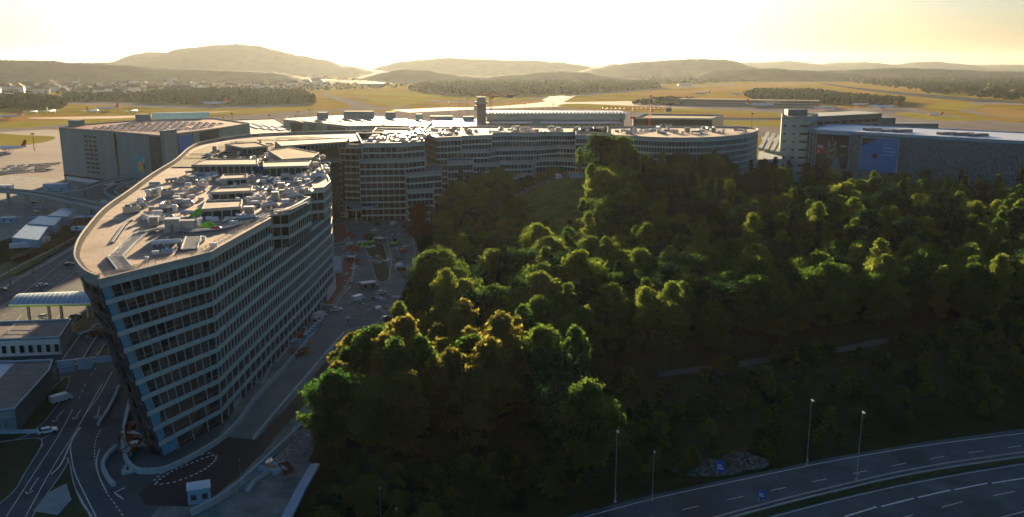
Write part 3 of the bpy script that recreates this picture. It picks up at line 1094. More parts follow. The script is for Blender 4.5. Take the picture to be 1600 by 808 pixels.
t = thing('air_duct', 'long white horizontal duct lying alone on a dark mat on the tan roof', 'duct', (*at(260, 383, ZR), ZR))
a_, b_ = at(237, 386, ZR), at(284, 383, ZR)
MB().tube((*a_, ZR + 1.1), (*b_, ZR + 1.1), .6, n=14).build('duct_pipe', M['white'], t)
m_ = MB()
m_.flat([at(215, 397, ZR), at(292, 392, ZR), at(298, 371, ZR), at(232, 374, ZR)], ZR + .05)
m_.build('base_mat', M['roofdark'], t)
c_ = MB()
for k in range(5):
    q = lerp2(a_, b_, .1 + k * .2)
    c_.box(q[0], q[1], ZR + .06, .3, 1.4, .5)
c_.build('cradle', M['steel'], t)
t = thing('plant_room', 'tan box shaped plant room beside the pipe rack on the tan roof', 'plant room', (*at(270, 362, ZR), ZR))
p_ = at(271, 362, ZR)
MB().box(p_[0], p_[1], ZR, 3.8, 3.0, 3.6, .2).build('wall', M['parapet'], t)
MB().box(p_[0], p_[1], ZR + 3.6, 4.0, 3.2, .15, .2).build('roof', M['galv'], t)
MB().box(p_[0] + .3, p_[1] - 1.53, ZR + .1, .9, .08, 2.1, .2).build('door', M['steel'], t)
t = thing('plant_room', 'grey metal plant room standing right of the tan plant room', 'plant room', (*at(294, 360, ZR), ZR))
p_ = at(293, 360, ZR)
MB().box(p_[0], p_[1], ZR, 4.2, 2.6, 2.8, .1).build('wall', M['galv'], t)
MB().box(p_[0], p_[1], ZR + 2.8, 4.4, 2.8, .12, .1).build('roof', M['steel'], t)
def tarp(px, py, z, L, W, h, rot, m, label):
    o = MB()
    nx_, ny_ = 12, 8
    vs = []
    cx, cy_ = at(px, py, z)
    for j in range(ny_ + 1):
        for i in range(nx_ + 1):
            u, v = i / nx_ * 2 - 1, j / ny_ * 2 - 1
            hh = h * (1 - abs(u) ** 3) * (1 - abs(v) ** 3) ** .7
            if abs(u) == 1 or abs(v) == 1:
                hh = 0
            hh *= 1 + .25 * noise.noise(Vector((u * 3, v * 3, px)))
            x, y = u * L / 2, v * W / 2
            vs.append((cx + x * math.cos(rot) - y * math.sin(rot), cy_ + x * math.sin(rot) + y * math.cos(rot), z + hh + .02))
    fs = [(j * (nx_ + 1) + i, j * (nx_ + 1) + i + 1, (j + 1) * (nx_ + 1) + i + 1, (j + 1) * (nx_ + 1) + i) for j in range(ny_) for i in range(nx_)]
    o.add(vs, fs)
    o = o.build('tarpaulin', m, smooth=True)
    tag(o, label, 'tarpaulin')
tarp(320, 337, ZR, 8.5, 4.5, 2.3, .05, M['lime'], 'bright green tarpaulin over a heap on the tan roof')
tarp(326, 354, ZR, 4.5, 3.0, 1.4, -.3, M['lime'], 'small yellow green tarpaulin by the red pallets on the roof')
tarp(338, 360, ZR, 3.8, 1.8, 1.1, .1, M['red'], 'red tarpaulin over pallets near the street edge of the roof')
tarp(408, 268, ZR, 7, 4, 2.4, .1, M['blue'], 'blue sheeting beside the attic on the roof of the leaning wing')
tarp(398, 263, ZR, 3, 3, 2.0, .1, M['white'], 'white sheeting next to the blue sheeting on the roof')
# ------------------------------------------------------------------ streets and open ground beside the office wing
def px2(pts, z=0.0):
    return [at(x, y, z) for x, y in pts]

sheet('road', [(-120, 500), (-40, 455), (40, 425), (118, 380), (160, 345), (230, 300), (330, 262), (560, 300), (520, 420), (330, 700), (232, 812), (150, 850), (-200, 850)], 0.03, M['asphalt'])
sheet('dirt_ground', [(330, 262), (230, 300), (195, 325), (150, 340), (60, 360), (-80, 400), (-200, 330), (-100, 285), (100, 265), (240, 240)], 0.02, M['dirt'])
sheet('construction_ground', [(232, 812), (330, 700), (500, 420), (512, 345), (640, 330), (655, 400), (622, 470), (596, 530), (520, 650), (470, 740), (420, 850), (240, 850)], 0.05, M['dirt'])
sheet('street', [(345, 682), (400, 625), (440, 575), (500, 510), (540, 462), (568, 425), (560, 390), (548, 350), (566, 345), (585, 372), (598, 420), (604, 442), (612, 440), (622, 420), (612, 372), (602, 350), (616, 345), (632, 380), (640, 412), (634, 446), (606, 478), (572, 510), (530, 560), (470, 640), (424, 692)], 0.09, M['dusty'])
sheet('forecourt', [(216, 772), (262, 737), (342, 682), (427, 690), (384, 735), (338, 774), (296, 792), (228, 790)], 0.10, M['darkasphalt'])
def island(px, label=None, m='grass', z=.15, name='grass_verge', per=4, kerb=True):
    pts = spline(px2(px), per, True)
    MB().prism(pts, 0.02, z).build(name, M[m], kind='structure')
    if kerb:
        MB().wall(pts, .22, 0.02, z + .03, closed=True).build('kerb', M['kerb'], kind='structure')
island([(-20, 702), (30, 688), (66, 690), (40, 738), (18, 772), (-20, 790)])
island([(52, 806), (98, 738), (108, 722), (114, 752), (126, 784), (140, 812), (100, 830), (50, 830)])
island([(-20, 670), (40, 650), (98, 592), (108, 598), (84, 642), (40, 682), (-20, 692)])
island([(-60, 452), (-10, 420), (60, 388), (110, 366), (122, 372), (60, 410), (0, 442), (-60, 475)], kerb=False)
island([(20, 400), (90, 372), (150, 352), (140, 364), (80, 392), (30, 412)], kerb=False)
island([(566, 370), (578, 364), (594, 372), (604, 400), (608, 432), (600, 440), (588, 436), (580, 410)])
sheet('paving', [(52, 800), (74, 772), (104, 756), (112, 782), (90, 806)], 0.19, M['concrete'])
# beds and slabs in front of the office wing
def bed(px, m, label, name='planting_bed'):
    pts = px2(px)
    t = thing(name, label, 'planting bed', (*pts[0], 0))
    MB().prism(pts, .02, .35).build('soil', M[m], t)
    MB().wall(pts, .35, .02, .6, closed=True).build('kerb', M['kerb'], t)
bed([(497, 477), (512, 452), (524, 428), (534, 428), (536, 400), (549, 402), (554, 422), (548, 446), (524, 478)], 'redsoil', 'large bed of bare red brown soil curving along the foot of the office wing')
bed([(520, 402), (533, 402), (532, 426), (519, 426)], 'bluesheet', 'pale slab bed at the top of the large red brown bed')
bed([(439, 532), (453, 513), (480, 514), (468, 535)], 'redsoil', 'small soil bed between the long wall and the blue cabins')
bed([(409, 563), (425, 541), (453, 541), (434, 565)], 'redsoil', 'small dark soil bed next to the podium of the office wing')
bed([(392, 598), (404, 572), (424, 572), (410, 600)], 'dirt', 'grey gravel bed nearest the bend of the office wing')
bed([(521, 352), (540, 350), (546, 378), (522, 382)], 'redsoil', 'brownish soil bed near the flat entrance canopy')
# concrete walls and barriers
def conc(name, px, w, h, label, cat='wall', m='kerb', z0=0.0, per=4, group=None):
    line = spline(px2(px), per) if per else px2(px)
    o = MB().wall(line, w, z0, z0 + h).build(name, M[m])
    tag(o, label, cat, group)
    return line
conc('concrete_wall', [(206, 620), (198, 652), (192, 690), (196, 718), (212, 738), (240, 740), (262, 736), (300, 718), (345, 690), (372, 664), (398, 628), (440, 582), (478, 538), (505, 500)], .7, 1.3, 'long pale concrete wall curving round the foot of the leaning prow')
conc('retaining_wall', [(560, 540), (512, 606), (478, 662), (440, 700), (400, 738), (352, 778), (300, 806)], .6, 1.5, 'long pale retaining wall between the street and the construction ground')
conc('retaining_wall', [(586, 512), (560, 540), (512, 606)], .5, 1.2, 'straight retaining wall beside the sunken lane', per=0)
conc('concrete_barrier', [(396, 688), (440, 636), (500, 566), (538, 522)], .35, .9, 'thin white barrier dividing the street from the sunken lane', m='paint')
conc('concrete_barrier', [(186, 606), (178, 626), (166, 648), (154, 666)], .7, .9, 'row of pale concrete blocks between two lanes beside the prow')
conc('concrete_barrier', [(182, 700), (168, 714), (161, 730), (168, 748), (178, 760)], .8, .9, 'curved pale concrete barrier at the mouth of the forecourt')
conc('concrete_ramp', [(448, 812), (470, 768), (493, 728)], 2.1, .6, 'straight pale concrete ramp slab descending towards the dark slope', 'ramp', per=0, m='bluesheet')
conc('concrete_wall', [(388, 770), (402, 752), (424, 738), (436, 728)], .8, .9, 'short broken concrete wall lying beyond the retaining wall')
sl = [(505, 476), (480, 500), (452, 522), (426, 548), (404, 578), (385, 612), (366, 640)]
conc('concrete_wall', sl, .3, 1.6, 'thin podium wall with openings close along the facade of the office wing')
o = MB()
rl = px2([(398, 738), (360, 770), (330, 792)])
sheet('slope', [(428, 706), (486, 722), (440, 812), (300, 816), (352, 782), (400, 742)], 0.12, M['dirt'])
# road lines
pm = MB()
def line(px, w=.18, per=5, z=.13, dash=None):
    pts = spline(px2(px), per)
    if not dash:
        pm.strip(pts, w, z)
        return
    on, off = dash
    for (x, y, a) in along(pts, on + off):
        c, s_ = math.cos(a), math.sin(a)
        pm.strip([(x, y), (x + c * on, y + s_ * on)], w, z)
line([(160, 600), (132, 650), (112, 690), (112, 716), (118, 742), (134, 776), (152, 812)], .25)
line([(106, 716), (110, 745), (124, 776), (146, 812)], .25)
line([(114, 640), (90, 684), (55, 738), (10, 808)], .2)
line([(120, 672), (82, 732), (40, 808)], .2)
line([(126, 668), (112, 690), (96, 725), (80, 742)], .35)
line([(103, 604), (80, 640), (40, 676), (-10, 694)], .18)
line([(90, 672), (60, 690), (38, 704)], .18)
line([(68, 694), (42, 735), (18, 772)], .2)
line([(157, 672), (149, 692), (148, 716), (152, 738), (164, 766), (182, 792), (196, 812)], .22, dash=(1.2, .8))
line([(156, 702), (151, 720), (154, 742), (168, 772)], .25)
line([(134, 600), (124, 622)], .2, dash=(2, 3))
line([(150, 575), (140, 590)], .2, dash=(2, 3))
line([(176, 580), (155, 618), (132, 650)], .2)
def arrow(px, py, qx, qy):
    a, b = at(px, py), at(qx, qy)
    pm.strip([a, lerp2(a, b, .8)], .22, .13)
    d = math.atan2(b[1] - a[1], b[0] - a[0])
    for s in (-1, 1):
        e = (b[0] - 1.6 * math.cos(d + s * .5), b[1] - 1.6 * math.sin(d + s * .5))
        pm.strip([e, b], .25, .135)
arrow(100, 640, 84, 660)
arrow(127, 640, 116, 656)
arrow(156, 636, 151, 654)
arrow(60, 747, 43, 773)
line([(180, 770), (195, 763)], .4)
for k in range(4):
    line([(179 + k * 3, 770 + k * 2), (184 + k * 3, 776 + k * 2)], .3)
# chevron ring on the forecourt
ring = spline(px2([(244, 755), (268, 738), (305, 722), (334, 712), (336, 720), (318, 735), (285, 750), (256, 757)]), 5, True)
ring.append(ring[0])
ring2 = spline(px2([(240, 752), (262, 734), (300, 716), (330, 708)]), 6)
for (x, y, a) in along(ring, 1.3):
    pm.strip([(x, y), (x + .7 * math.cos(a), y + .7 * math.sin(a))], .5, .14)
for (x, y, a) in along(ring2, 1.6):
    pm.strip([(x, y), (x + .8 * math.cos(a), y + .8 * math.sin(a))], .4, .14)
# multi-lane road left of the wing
for k, off in enumerate((0, 14, 26, 38)):
    line([(-40 + off, 505), (30 + off, 462), (90 + off, 416), (140 + off * .7, 375)], .16, dash=None if k in (0, 3) else (3, 5))
line([(128, 520), (110, 545), (98, 562)], .3)
line([(136, 500), (118, 512)], .25)
line([(120, 522), (145, 523)], .3, dash=(1, 1))
pm.build('road_markings', M['paint'], kind='structure')
for a, b in (((168, 502), (128, 567)), ((176, 522), (140, 580))):
    conc('guard_rail', [a, b], .3, .8, ('dark steel guard rail running under the sign gantry' if a[0] == 168 else 'second guard rail between the lanes before the sign gantry'), 'guard rail', m='steel', per=0)
# railings along the grass strip
for k, (pts, lab) in enumerate((([(-20, 470), (40, 432), (100, 398), (150, 365)], 'pale steel fence along the road side of the grass strip'),
                                ([(-30, 452), (30, 418), (90, 388), (118, 372)], 'pale steel fence along the shed side of the grass strip'))):
    t = thing('fence', lab, 'fence', (*at(*pts[0]), 0))
    l = spline(px2(pts), 5)
    r = MB()
    for dz in (.5, 1.0):
        r.wall(l, .08, dz, dz + .09)
    r.build('rail', M['galv'], t)
    q = MB()
    for (x, y, a) in along(l, 3):
        q.box(x, y, 0, .1, .1, 1.1)
    q.build('post', M['galv'], t)
# dark masts
mastp = thing('catenary_mast', 'x', 'mast')
MB().tube((0, 0, 0), (0, 0, 9.5), .2, .13).build('pole', M['black'], mastp, local=True)
MB().bar((0, 0, 8.6), (2.2, 0, 8.9), .12).build('bracket', M['black'], mastp, local=True)
for k, (x, y) in enumerate([(17, 448), (52, 428), (76, 400), (86, 392), (103, 386), (137, 362), (120, 372)]):
    p = at(x, y)
    lab = 'slim dark mast in the row along the grass strip left of the office wing'
    if k == 0:
        mastp.location = (*p, 0)
        mastp['label'] = lab
        mastp['group'] = 'dark masts along the grass strip'
    else:
        dup(mastp, (*p, 0), .2 * k, lab, 'dark masts along the grass strip')

# sign gantry
t = thing('sign_gantry', 'steel gantry with grey sign backs spanning the road in front of the prow', 'sign gantry', (*at(92, 600), 0))
a_, b_ = at(92, 601), at(186, 590)
u = Vector((b_[0] - a_[0], b_[1] - a_[1], 0)).normalized()
g = MB()
for z in (5.6, 6.9):
    for o_ in (-.4, .4):
        g.bar((a_[0], a_[1] + o_, z), (b_[0], b_[1] + o_, z), .16)
for k in range(13):
    q = lerp2(a_, b_, k / 12)
    q2 = lerp2(a_, b_, min(1, (k + 1) / 12))
    g.bar((*q, 5.6), (*q, 6.9), .1)
    if k < 12:
        g.bar((*q, 5.6) if k % 2 else (*q, 6.9), (*q2, 6.9) if k % 2 else (*q2, 5.6), .09)
g.build('truss', M['galv'], t)
for q in (a_, b_):
    MB().bar((*q, 0), (*q, 7.0), .35).build('leg', M['steel'], t)
for (s0, s1, zlo, zhi) in ((.03, .3, 4.9, 7.1), (.36, .62, 4.9, 7.1), (.66, .97, 5.3, 7.3), (.05, .3, 3.5, 4.7), (.36, .6, 3.9, 4.8)):
    p0, p1 = lerp2(a_, b_, s0), lerp2(a_, b_, s1)
    m_ = MB()
    m_.add([(p0[0], p0[1] - .6, zlo), (p1[0], p1[1] - .6, zlo), (p1[0], p1[1] - .6, zhi), (p0[0], p0[1] - .6, zhi), (p0[0], p0[1] - .5, zlo), (p1[0], p1[1] - .5, zlo), (p1[0], p1[1] - .5, zhi), (p0[0], p0[1] - .5, zhi)],
           [(0, 1, 2, 3), (7, 6, 5, 4), (0, 4, 5, 1), (3, 2, 6, 7), (1, 5, 6, 2), (0, 3, 7, 4)])
    m_.build('sign_back', M['bluesheet'], t)

# flat buildings on the left
def flat_building(name, label, cat, roof_px, z, wallm='white', roofm='roofdark', win=(), edge='bluesheet', edge_h=.5, base=0.0, roofpts=None):
    pts = roofpts or px2(roof_px, z)
    # keep counter-clockwise
    if sum((b[0] - a[0]) * (b[1] + a[1]) for a, b in zip(pts, pts[1:] + pts[:1])) > 0:
        pts = list(reversed(pts))
    t = thing(name, label, cat, (pts[0][0], pts[0][1], base))
    MB().prism(offset_line(pts, .25, True), base, z - .25).build('wall', M[wallm], t)
    MB().prism(pts, z - .25, z).build('roof', M[roofm], t)
    MB().wall(offset_line(pts, .15, True), .3, z + .003, z + edge_h, closed=True).build('roof_edge', M[edge], t)
    return t, pts
def windows(t, a, b, z0, z1, n, m='black', gap=.35, off=.06, name='window', frame=None):
    """n windows between plan points a and b, outward to the right of a->b"""
    d = Vector((b[0] - a[0], b[1] - a[1], 0))
    L = d.length
    d.normalize()
    nrm = Vector((d.y, -d.x, 0))
    for i in range(n):
        s0, s1 = (i + gap / 2) / n * L, (i + 1 - gap / 2) / n * L
        c = Vector((a[0], a[1], 0)) + d * ((s0 + s1) / 2) + nrm * off
        ang = math.atan2(d.y, d.x)
        MB().box(c.x, c.y, z0, s1 - s0, .12, z1 - z0, ang).build(name, M[m], t)

t, pts = flat_building('flat_roofed_hall', 'dark flat roofed hall with a pale metal edge at the left margin', 'hall', [(-60, 566), (24, 566), (83, 563), (78, 580), (24, 640), (-60, 650)], 6, 'concrete')
MB().flat(px2([(-40, 568), (22, 568), (-8, 600), (-60, 600)], 6), 6.02).build('roof_sheet', M['bluesheet'], t)
windows(t, at(-10, 643, 6), at(22, 641, 6), 1.5, 4.0, 3, 'teal', off=.2)
MB().box(*at(10, 642, 6), .1, 16, .8, .8, .05).build('plinth', M['bluesheet'], t)
t, pts = flat_building('customs_house', 'low building with a white front and a railed dark roof before the toll canopy', 'building', [(-60, 506), (112, 500), (94, 528), (-60, 534)], 5.5, 'white')
windows(t, at(-30, 532.5, 5.5), at(94, 528.5, 5.5), 1.2, 3.6, 9, 'black', gap=.55, off=.2)
r = MB()
rr = px2([(12, 522), (24, 510), (58, 510), (46, 522)], 5.5)
for a, b in zip(rr, rr[1:] + rr[:1]):
    for dz in (.5, 1.0):
        r.bar((*a, 5.5 + dz), (*b, 5.5 + dz), .1)
    r.bar((*a, 5.5), (*a, 6.6), .1)
r.build('guard_rail', M['galv'], t)
# toll canopy with a barrel roof
t = thing('toll_canopy', 'long barrel roofed toll canopy with a bright green edge over the lanes', 'canopy', (*at(80, 490), 0))
z = 6.5
L0, L1 = at(14, 478, z), at(142, 476, z)
B0, B1 = at(38, 459, z), at(150, 454, z)
n = 10
vs = []
for k in range(n + 1):
    s = k / n
    hh = z + 1.6 * math.sin(math.pi * s)
    p, q = lerp2(L0, B0, s), lerp2(L1, B1, s)
    vs += [(p[0], p[1], hh), (q[0], q[1], hh), (p[0], p[1], hh - .25), (q[0], q[1], hh - .25)]
fs = []
for k in range(n):
    i = 4 * k
    fs += [(i, i + 1, i + 5, i + 4), (i + 3, i + 2, i + 6, i + 7), (i, i + 4, i + 6, i + 2), (i + 1, i + 3, i + 7, i + 5)]
MB().add(vs, fs).build('barrel_roof', M['bluesheet'], t, smooth=False)
rb = MB()
for j in range(17):
    for k in range(n):
        i = 4 * k
        s = j / 16
        A_ = Vector(vs[i]).lerp(Vector(vs[i + 1]), s)
        B_ = Vector(vs[i + 4]).lerp(Vector(vs[i + 5]), s)
        rb.bar(A_ + Vector((0, 0, .05)), B_ + Vector((0, 0, .05)), .12)
rb.build('roof_rib', M['white'], t)
MB().bar((*L0, z - .1), (*L1, z - .1), .35, .6).build('green_fascia', M['lime'], t)
MB().bar((L0[0], L0[1] - .1, z + .35), (L1[0], L1[1] - .1, z + .35), .25, .3).build('white_fascia', M['white'], t)
for s in (.2, .45, .6, .93):
    p = lerp2(L0, L1, s)
    MB().box(p[0], p[1] + 1.5, 0, .8, .8, z).build('column', M['steel'], t)
tm = MB()
for k in range(7):
    q0, q1 = at(34 + k * 15, 492, 0), at(22 + k * 15, 506, 0)
    tm.strip([q0, q1], .3, .13)
tm.build('lane_markings', M['paint'], kind='structure')
# heap of lit soil
def heap(px, py, rx, ry, h, m, label, cat='heap', name='soil_heap', seed=1, zb=0.0):
    cx, cy_ = at(px, py, zb)
    mb = MB()
    n = 22
    for j in range(n + 1):
        for i in range(n + 1):
            u, v = i / n * 2 - 1, j / n * 2 - 1
            r = math.hypot(u, v)
            hh = h * max(0, 1 - r * r) * (.7 + .6 * noise.noise(Vector((u * 2.2 + seed * 5, v * 2.2, seed))) + .25 * noise.noise(Vector((u * 7, v * 7, seed))))
            mb.v.append((cx + u * rx, cy_ + v * ry, zb + max(0, hh) - .02 * (r > 1)))
    for j in range(n):
        for i in range(n):
            a = j * (n + 1) + i
            mb.f.append((a, a + 1, a + n + 2, a + n + 1))
            mb.m.append(0)
    tag(mb.build(name, m, smooth=False), label, cat)
M['ochre'] = mat('ochre soil', (0.24, 0.15, 0.07), (0.36, 0.22, 0.10), scale=.5, rough=.95)
M['scree'] = mat('grassy scree', (0.03, 0.045, 0.03), (0.17, 0.18, 0.15), scale=1.6, rough=1, detail=9, ramp=(.42, .62))
M['rubble'] = mat('rubble', (0.10, 0.10, 0.10), (0.30, 0.29, 0.27), scale=1.3, rough=.9)
heap(136, 508, 6.5, 9, 2.2, M['ochre'], 'ochre soil heap between the toll canopy and the prow', seed=3)
heap(165, 550, 2.5, 4, .5, M['ochre'], 'small patch of ochre sand on the road behind the gantry', seed=5)
heap(583, 482, 7, 11, 1.6, M['rubble'], 'grey rubble heap at the head of the sunken lane', seed=8)
heap(606, 470, 4, 8, 1.8, M['rubble'], 'grey rubble heap at the edge of the wood', seed=9)
heap(548, 462, 4, 5, .9, M['dirt'], 'low brown soil heap by the white roofed site cabin', seed=10)
heap(628, 372, 4, 22, 2.0, M['dirt'], 'long soil bank at the foot of the reddish tree', seed=12)
heap(470, 690, 5, 7, 1.0, M['rubble'], 'rubble strewn beside the retaining wall near the wood', seed=13)
heap(430, 730, 5, 4, .8, M['rubble'], 'broken stones scattered by the short concrete wall', seed=14)
heap(600, 330, 7, 6, 1.4, M['ochre'], 'brown heap in front of the courtyard office block', seed=15)
heap(206, 662, 1.6, 1.2, .9, M['rubble'], 'pale rubble pile inside the curving concrete wall', seed=16)
heap(1100, 730, 9, 4.5, 1.8, M['scree'], 'pale stony bank beside the motorway sign', seed=17)
heap(1160, 722, 6, 4, 2.2, M['scree'], 'pale stony bank at the edge of the motorway slope', seed=18)
# scattered loose blocks on the site
R3 = random.Random(5)
blk = MB().box(0, 0, 0, 1.4, .7, .6).build('stone_block', M['kerb'])
tag(blk, 'loose pale concrete block lying on the building site', 'concrete block', 'loose blocks on the building site')
first = True
for (x, y, n, sx_, sy_) in ((590, 480, 26, 18, 12), (560, 475, 8, 12, 6), (618, 395, 16, 8, 30), (540, 385, 12, 6, 20), (595, 335, 12, 16, 6), (430, 730, 8, 20, 8), (200, 735, 8, 8, 8), (470, 680, 8, 14, 14), (545, 440, 8, 8, 12)):
    for k in range(n):
        p = at(x + R3.uniform(-sx_, sx_), y + R3.uniform(-sy_, sy_))
        o = blk if first else blk.copy()
        if not first:
            COL.objects.link(o)
        first = False
        o.location = (*p, .1)
        o.rotation_euler = (0, 0, R3.uniform(0, 3))
        s = R3.uniform(.5, 1.5)
        o.scale = (s, s, s * R3.uniform(.6, 1.5))

# sheds
t = thing('long_shed', 'long shed with three stepped pale blue roofs below the viaduct', 'shed', (*at(60, 378), 0))
for k, (q, zz) in enumerate((([(19, 371), (60, 375), (76, 352), (42, 350)], 4.2), ([(43, 349), (84, 352), (96, 340), (62, 337)], 4.8), ([(74, 337), (105, 338), (119, 326), (96, 325)], 5.4))):
    pts = px2(q, zz)
    MB().prism(offset_line(list(pts), -.2, True), 0, zz - .2).build('wall', M['bluesheet'], t)
    MB().prism(pts, zz - .2, zz).build('roof', M['teal' if k == 0 else 'bluesheet'], t)
wht = px2([(15, 385), (75, 378)], 0)
tag(MB().wall(px2([(15, 388), (45, 386), (76, 376)]), 2.4, 0, 2.3).build('container_row', M['white']), 'low white container row in front of the long blue roofed shed', 'container')
def container(px, py, L, W, h, rot, wallm, roofm, label, z=0.0, name='site_cabin', cat='site cabin', door=True):
    x, y = at(px, py, z)
    t = thing(name, label, cat, (x, y, z))
    MB().box(x, y, z + .15, L, W, h, rot).build('wall', M[wallm], t)
    MB().box(x, y, z + .15 + h, L + .3, W + .3, .2, rot).build('roof', M[roofm], t)
    c, s = math.cos(rot), math.sin(rot)
    w = MB()
    for d in (-.25, .25):
        w.box(x + c * L * d + s * (W / 2 + .02), y + s * L * d - c * (W / 2 + .02), z + 1.1, 1.1, .08, 1.1, rot)
    w.build('window', M['black'], t)
    f = MB()
    for d in (-.45, .45):
        f.box(x + c * L * d, y + s * L * d, z, .3, W, .15, rot)
    f.build('skid', M['steel'], t)
    return t
container(137, 350, 13, 7, 4.2, .15, 'rust', 'bluesheet', 'rusty red cabin with a pale flat roof right of the long shed')
container(132, 360, 13, 3, 2.0, .12, 'white', 'bluesheet', 'low white cabin standing before the rusty red cabin')
container(15, 348, 8, 4, 3, .05, 'bluesheet', 'bluesheet', 'lone pale blue cabin below the viaduct at the left margin')
container(90, 298, 17, 7, 5, .1, 'bluesheet', 'bluesheet', 'large pale blue cabin behind the viaduct beside the blind garage')
container(10, 296, 9, 5, 3, .1, 'white', 'white', 'small white cabin behind the viaduct at the left margin')
container(312, 782, 4.4, 3.4, 3.2, .35, 'bluesheet', 'white', 'small pale guard cabin with an open front on the forecourt edge')
container(575, 452, 6, 3.2, 2.8, .5, 'steel', 'white', 'white roofed site cabin at the lower end of the bed of red brown soil')
container(566, 386, 5, 3, 2.6, .2, 'lime', 'bluesheet', 'pale roofed green cabin on the traffic island')
container(594, 380, 5, 3, 2.6, -.6, 'steel', 'white', 'white roofed cabin right of the green one on the traffic island')
container(539, 340, 4, 2.5, 2.6, .1, 'white', 'bluesheet', 'white framed cabin at the end of the court near the flat canopy')
container(549, 410, 3, 2.2, 2.6, 0, 'steel', 'white', 'white cabin at the street corner of the large red brown bed')
container(612, 335, 4, 2.5, 2.8, 0, 'white', 'bluesheet', 'white cabin between the court block and the reddish tree')
# portable toilets: blue cabins in a row
tp = thing('portable_toilet', 'x', 'portable toilet')
MB().box(0, 0, 0, 1.2, 1.2, 2.2).build('cabin', M['bluesheet'], tp, local=True)
MB().add([(-.65, -.65, 2.2), (.65, -.65, 2.2), (.65, .65, 2.2), (-.65, .65, 2.2), (0, 0, 2.55)], [(0, 1, 4), (1, 2, 4), (2, 3, 4), (3, 0, 4)]).build('roof', M['white'], tp, local=True)
dr = MB().box(0, -.63, .1, .8, .06, 1.9).build('door', M['teal'], tp, local=True)
MB().box(.3, -.7, 1.0, .06, .07, .2).build('handle', M['black'], dr, local=True)
for k in range(6):
    x, y = at(478 + k * 4.2, 532 - k * 4.2)
    if k == 0:
        tp.location = (x, y, .1)
        tp['label'] = 'blue portable toilet in the row at the head of the street'
        tp['group'] = 'portable toilets in a row'
    else:
        dup(tp, (x, y, .1), .9, 'blue portable toilet in the row at the head of the street', 'portable toilets in a row')
o1 = dup(tp, (*at(544, 506), .1), .3, 'single blue portable toilet beside the sunken lane')
del o1['group']
# sunken lane: trough between two walls
sheet('lane', [(424, 690), (470, 640), (530, 562), (572, 512), (548, 520), (520, 552), (456, 628), (400, 688)], 0.12, M['darkasphalt'])
for k, (a, b) in enumerate((((506, 552), (530, 558)), ((540, 521), (572, 513)))):
    conc('concrete_beam', [a, b], .5, 1.0, ['pale cross beam over the middle of the sunken lane', 'pale end wall closing the sunken lane'][k], 'beam', per=0)
# entrance canopy
t = thing('entrance_canopy', 'flat pale entrance canopy on a slim column before the court block', 'canopy', (*at(560, 335), 0))
cp = px2([(532, 312), (566, 310), (590, 322), (552, 327)], 9)
MB().prism(cp, 8.5, 9.0).build('roof', M['bluesheet'], t)
MB().wall(cp, .3, 9.003, 9.25, closed=True).build('roof_edge', M['white'], t)
for (x, y) in ((570, 321), (540, 318), (556, 325)):
    p = at(x, y, 9)
    MB().box(p[0], p[1], 0, .6, .6, 8.5).build('column', M['white'], t)
# lamp trees with white square reflectors
def reflector_lamp(px, py, h, label):
    x, y = at(px, py)
    t = thing('reflector_lamp', label, 'lamp', (x, y, 0))
    MB().tube((x, y, 0), (x, y, h), .14, .1).build('pole', M['steel'], t)
    for (a, b, c) in ((-.9, 0, .2), (.5, .3, .9), (.2, -.3, 0), (1.1, .2, .4)):
        MB().box(x + a, y + b, h + c, 1.3, 1.0, .1, .3).build('reflector', M['white'], t)
reflector_lamp(585, 385, 8, 'tall lamp with white square reflectors at the far end of the traffic island')
reflector_lamp(605, 440, 9, 'tall lamp with white square reflectors at the near end of the traffic island')
def excavator(px, py, rot, label):
    x, y = at(px, py)
    t = thing('excavator', label, 'excavator', (x, y, .1), rot)
    for s in (-1, 1):
        MB().box(0, s * 1.1, 0, 3.6, .55, .8).build('track', M['black'], t, local=True)
    MB().box(-.3, 0, .85, 2.8, 2.4, 1.1).build('body', M['lime'], t, local=True)
    MB().box(.5, .6, 1.95, 1.3, 1.1, 1.2).build('cab', M['glass'], t, local=True)
    a = MB()
    a.bar((1, -.4, 1.6), (3.4, -.4, 3.8), .35)
    a.bar((3.4, -.4, 3.8), (5.0, -.4, 1.6), .28)
    a.build('arm', M['lime'], t, local=True)
    MB().box(5.1, -.4, .9, .9, 1.0, .8).build('bucket', M['steel'], t, local=True)
excavator(580, 382, 1.2, 'lime green excavator on the traffic island')
excavator(580, 340, 2.4, 'yellow green excavator parked under the flat entrance canopy')
excavator(616, 384, .4, 'lime green excavator beside the soil bank below the reddish tree')

